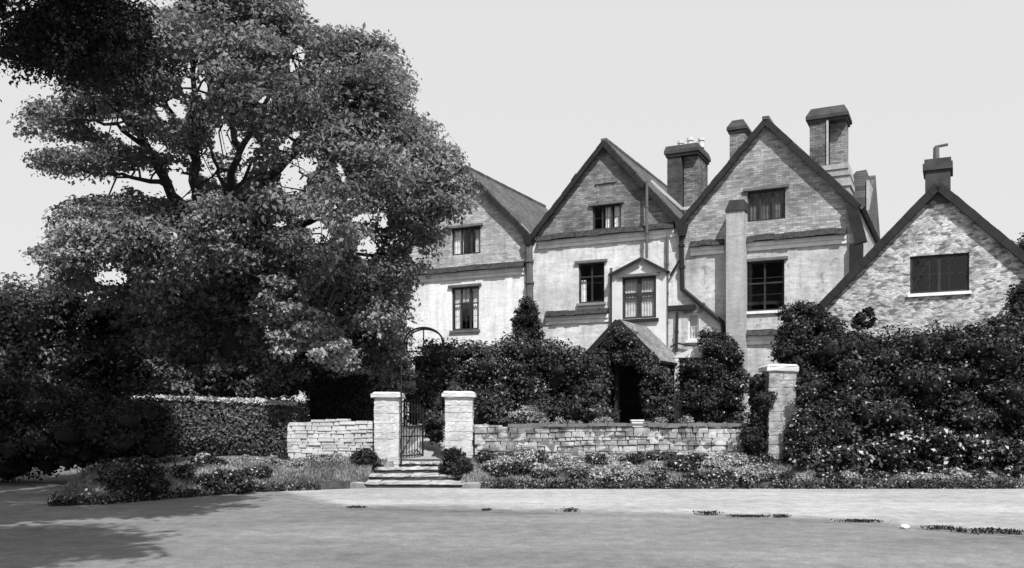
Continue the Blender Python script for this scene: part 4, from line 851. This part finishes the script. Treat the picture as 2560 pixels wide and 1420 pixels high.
# ---- smaller garden plants
mass('bush', [(1270,1062),(1278,1035),(1310,1018),(1345,1035),(1355,1062)], 24, .5, 10, .22, 2200, .06, 'mid', 'round pale clipped bush just behind the long wall', 'bush', seed=81)
mass('bush', [(1060,1100),(1064,1040),(1085,1022),(1108,1040),(1108,1110)], 23, .5, 12, .2, 2200, .06, 'ivy', 'dark bush seen through the gateway', 'bush', seed=82)
mass('bush', [(876,1172),(884,1138),(905,1118),(935,1130),(938,1178)], 20.7, .4, 12, .17, 2400, .06, 'shrub', 'small dark bush at the foot of the left gate pillar', 'bush', seed=83)
mass('bush', [(1106,1190),(1112,1135),(1135,1115),(1165,1140),(1186,1175),(1170,1202)], 20.4, .4, 18, .17, 3400, .06, 'shrub', 'small dark bush at the foot of the right gate pillar', 'bush', seed=84)
mass('weeds', [(1116,980),(1120,966),(1150,964),(1150,980)], 21.6, .2, 4, .07, 260, .05, 'grass', 'tuft of weeds growing on the right gate pillar', 'weeds', seed=85, core=0)
wb = W(1594, 1050, 24.6); root = empty('planter', (wb.x, 24.6, 1.22), 'small white box planter standing behind the long wall', 'planter')
bm = bmesh.new(); box(bm, -.16, .16, 0, .3, 0, .24); bmesh.ops.bevel(bm, geom=bm.edges[:], offset=.01, segments=1, affect='EDGES'); obj('box', bm, 'white', root)
bm = bmesh.new(); box(bm, -.18, .18, -.02, .32, .241, .28); obj('rim', bm, 'white', root)
def clump(name, r, n, size, mats, share, seed, flat=.75, core=.7):
    rng = np.random.default_rng(seed); k = 6; a = rng.uniform(0, 6.28, k); C = np.c_[np.cos(a)*r*.5, np.sin(a)*r*.4, rng.uniform(.2, .5, k)*r]; C[0] = (0, 0, r*.45)
    rr = r*rng.uniform(.4, .62, k); V, ex = blobs(C, np.stack([rr, rr, rr*flat], 1), n, size, rng, core=core)
    idx = (rng.random(len(V)//4) < share).astype(int); return quadmesh(name, V, mats+(['core'] if core else []), None, idx, ex)
protos = [clump('flowering_plant', .34, 1000, .052, ['mid', 'flower'], .28, 91), clump('leafy_plant', .30, 900, .062, ['pale', 'mid'], .3, 92), clump('dark_plant', .28, 800, .06, ['ivy', 'pale'], .12, 93), clump('tall_plant', .2, 500, .05, ['mid', 'flower'], .3, 94, flat=2.2)]
INFO = [('low pale flowering clump on the verge', 'plant', 'pale flowering clumps on the verge'), ('light leafy clump on the verge', 'plant', 'light leafy clumps on the verge'), ('dark leafy clump on the verge', 'plant', 'dark leafy clumps on the verge'), ('tall spiky flowering plant in the bed behind the long wall', 'plant', 'tall plants behind the wall')]
used = set(); rp = random.Random(5)
def plant(k, px, Y, s=1):
    x = (px-CX)/F*Y; o = protos[k] if k not in used else protos[k].copy()
    if k in used: COL.objects.link(o)
    used.add(k); o.location = (x, Y, float(gz([x], [Y])[0])-.04); o.rotation_euler = (0, 0, rp.uniform(0, 6.3)); q_ = s*rp.uniform(.8, 1.25); o.scale = (q_*rp.uniform(.9, 1.4), q_, q_*rp.uniform(.8, 1.15))
    l, c, g_ = INFO[k]; tag(o, l, c, g_)
for px in range(1215, 2100, 25): plant(rp.choice([0, 1, 1, 2, 2]), px+rp.uniform(-12, 12), rp.uniform(20.9, 21.35), .9)
for px in range(1230, 2100, 46): plant(rp.choice([0, 1, 2, 2]), px+rp.uniform(-15, 15), rp.uniform(19.95, 20.6), 1.0)
for px in range(1225, 1880, 37): plant(1, px+rp.uniform(-12, 12), rp.uniform(20.4, 20.9), .85)
for px in range(420, 880, 17): plant(rp.choice([0, 1, 1, 1, 2]), px+rp.uniform(-12, 12), rp.uniform(20.3, 21.5), .65)
for px in range(300, 640, 26): plant(2, px, max(rp.uniform(17.5, 20), float(edgeY((px-CX)/F*18.5))+.5), .85)
for px in range(2120, 2560, 44): plant(rp.choice([1, 1, 2]), px+rp.uniform(-12, 12), rp.uniform(20.1, 20.3), .75)
for px in (700, 780, 815): plant(2, px, 21.2, .75)
for px in (1360, 1385, 1400, 1428, 1450, 1480, 1500, 1516, 1620, 1650, 1720, 1750, 1780, 1815, 1845): plant(3, px, rp.uniform(22.2, 23), .8)
# ---- grass on the bank, and weeds in the road
def grass(name, n, xr, Yf, size, mat, seed):
    rng = np.random.default_rng(seed); X = rng.uniform(*xr, n); Y0 = edgeY(X)+.12; Y = Y0+rng.random(n)*(21.55-Y0); Z = gz(X, Y)
    ok = (Z > .1) & (np.abs(X-GATE_X) > .8) ; X, Y, Z = X[ok], Y[ok], Z[ok]; m = len(X); h = size*rng.uniform(.5, 1.5, m)
    a = rng.uniform(0, 6.28, m); w_ = .012+.012*rng.random(m); dx, dy = np.cos(a)*w_, np.sin(a)*w_; lx, ly = rng.normal(size=m)*.4*h, rng.normal(size=m)*.4*h
    P = np.stack([np.c_[X-dx, Y-dy, Z-.02], np.c_[X+dx, Y+dy, Z-.02], np.c_[X+lx+dx*.3, Y+ly+dy*.3, Z+h], np.c_[X+lx-dx*.3, Y+ly-dy*.3, Z+h*.98]], 1)
    return tag(quadmesh(name, P.reshape(-1, 3), [mat]), 'rough grass on the bank between road and wall', 'grass', kind='stuff')
grass('grass', 60000, (-8.8, 13), None, .055, 'grass', 95)
def edge_weeds(n, seed):
    rng = np.random.default_rng(seed); X = rng.uniform(-8.3, 12.5, n); k = np.sin(X*2.1)+np.sin(X*5.3+1)+np.sin(X*.9); X = X[(k+rng.normal(size=n)*.8) > -1.6]
    X = X[(X < W(812, 0, 19.8).x) | (X > W(1203, 0, 19.8).x)]; m = len(X)
    Y = edgeY(X)+rng.normal(size=m)*.07-.02; Z = np.abs(rng.normal(size=m))*.07+.01+.05*(Y > edgeY(X))
    P = np.c_[X, Y, Z]; N = rng.normal(size=(m, 3))+np.array([0, -.3, .6]); idx = (rng.random(m) < .22).astype(int)
    return tag(quadmesh('edge_weeds', leaves_arrays(P, N, .06, rng), ['shrub', 'mid'], None, idx), 'ragged low weeds spilling over the stone edge of the verge', 'weeds', kind='stuff')
edge_weeds(20000, 96)
rng = np.random.default_rng(97)
for i, (px, py, wd, h) in enumerate(((1427, 1280, .14, .05), (1770, 1288, .2, .05), (1870, 1293, .3, .02), (1952, 1294, .15, .04), (2150, 1306, .32, .03), (2350, 1324, .22, .04), (2398, 1330, .08, .04), (2470, 1334, .3, .06), (2535, 1336, .2, .05), (1215, 1277, .08, .02), (890, 1270, .15, .02))):
    Y = EYE*F/(py-HOR); x = (px-CX)/F*Y; n = int(900*wd); P = np.c_[rng.normal(size=n)*wd*.5, rng.normal(size=n)*.05, rng.uniform(0, h, n)]
    o = quadmesh('weed_tuft', leaves_arrays(P, rng.normal(size=(n, 3))+np.array([0, 0, .4]), .035, rng), ['yew']); o.location = (x, Y, .012)
    tag(o, 'dark low weeds along the line between road and pale verge', 'weeds', 'weed tufts along the edge of the road')
Y = EYE*F/(1322-HOR); bm = bmesh.new(); bmesh.ops.create_icosphere(bm, subdivisions=2, radius=.055)
for v in bm.verts: v.co = Vector((v.co.x*1.2, v.co.y, v.co.z*.7))*(1+random.uniform(-.12, .12))
o = obj('stone', bm, 'white', loc=((2262-CX)/F*Y, Y, .03)); tag(o, 'single small white stone lying at the edge of the road', 'stone')
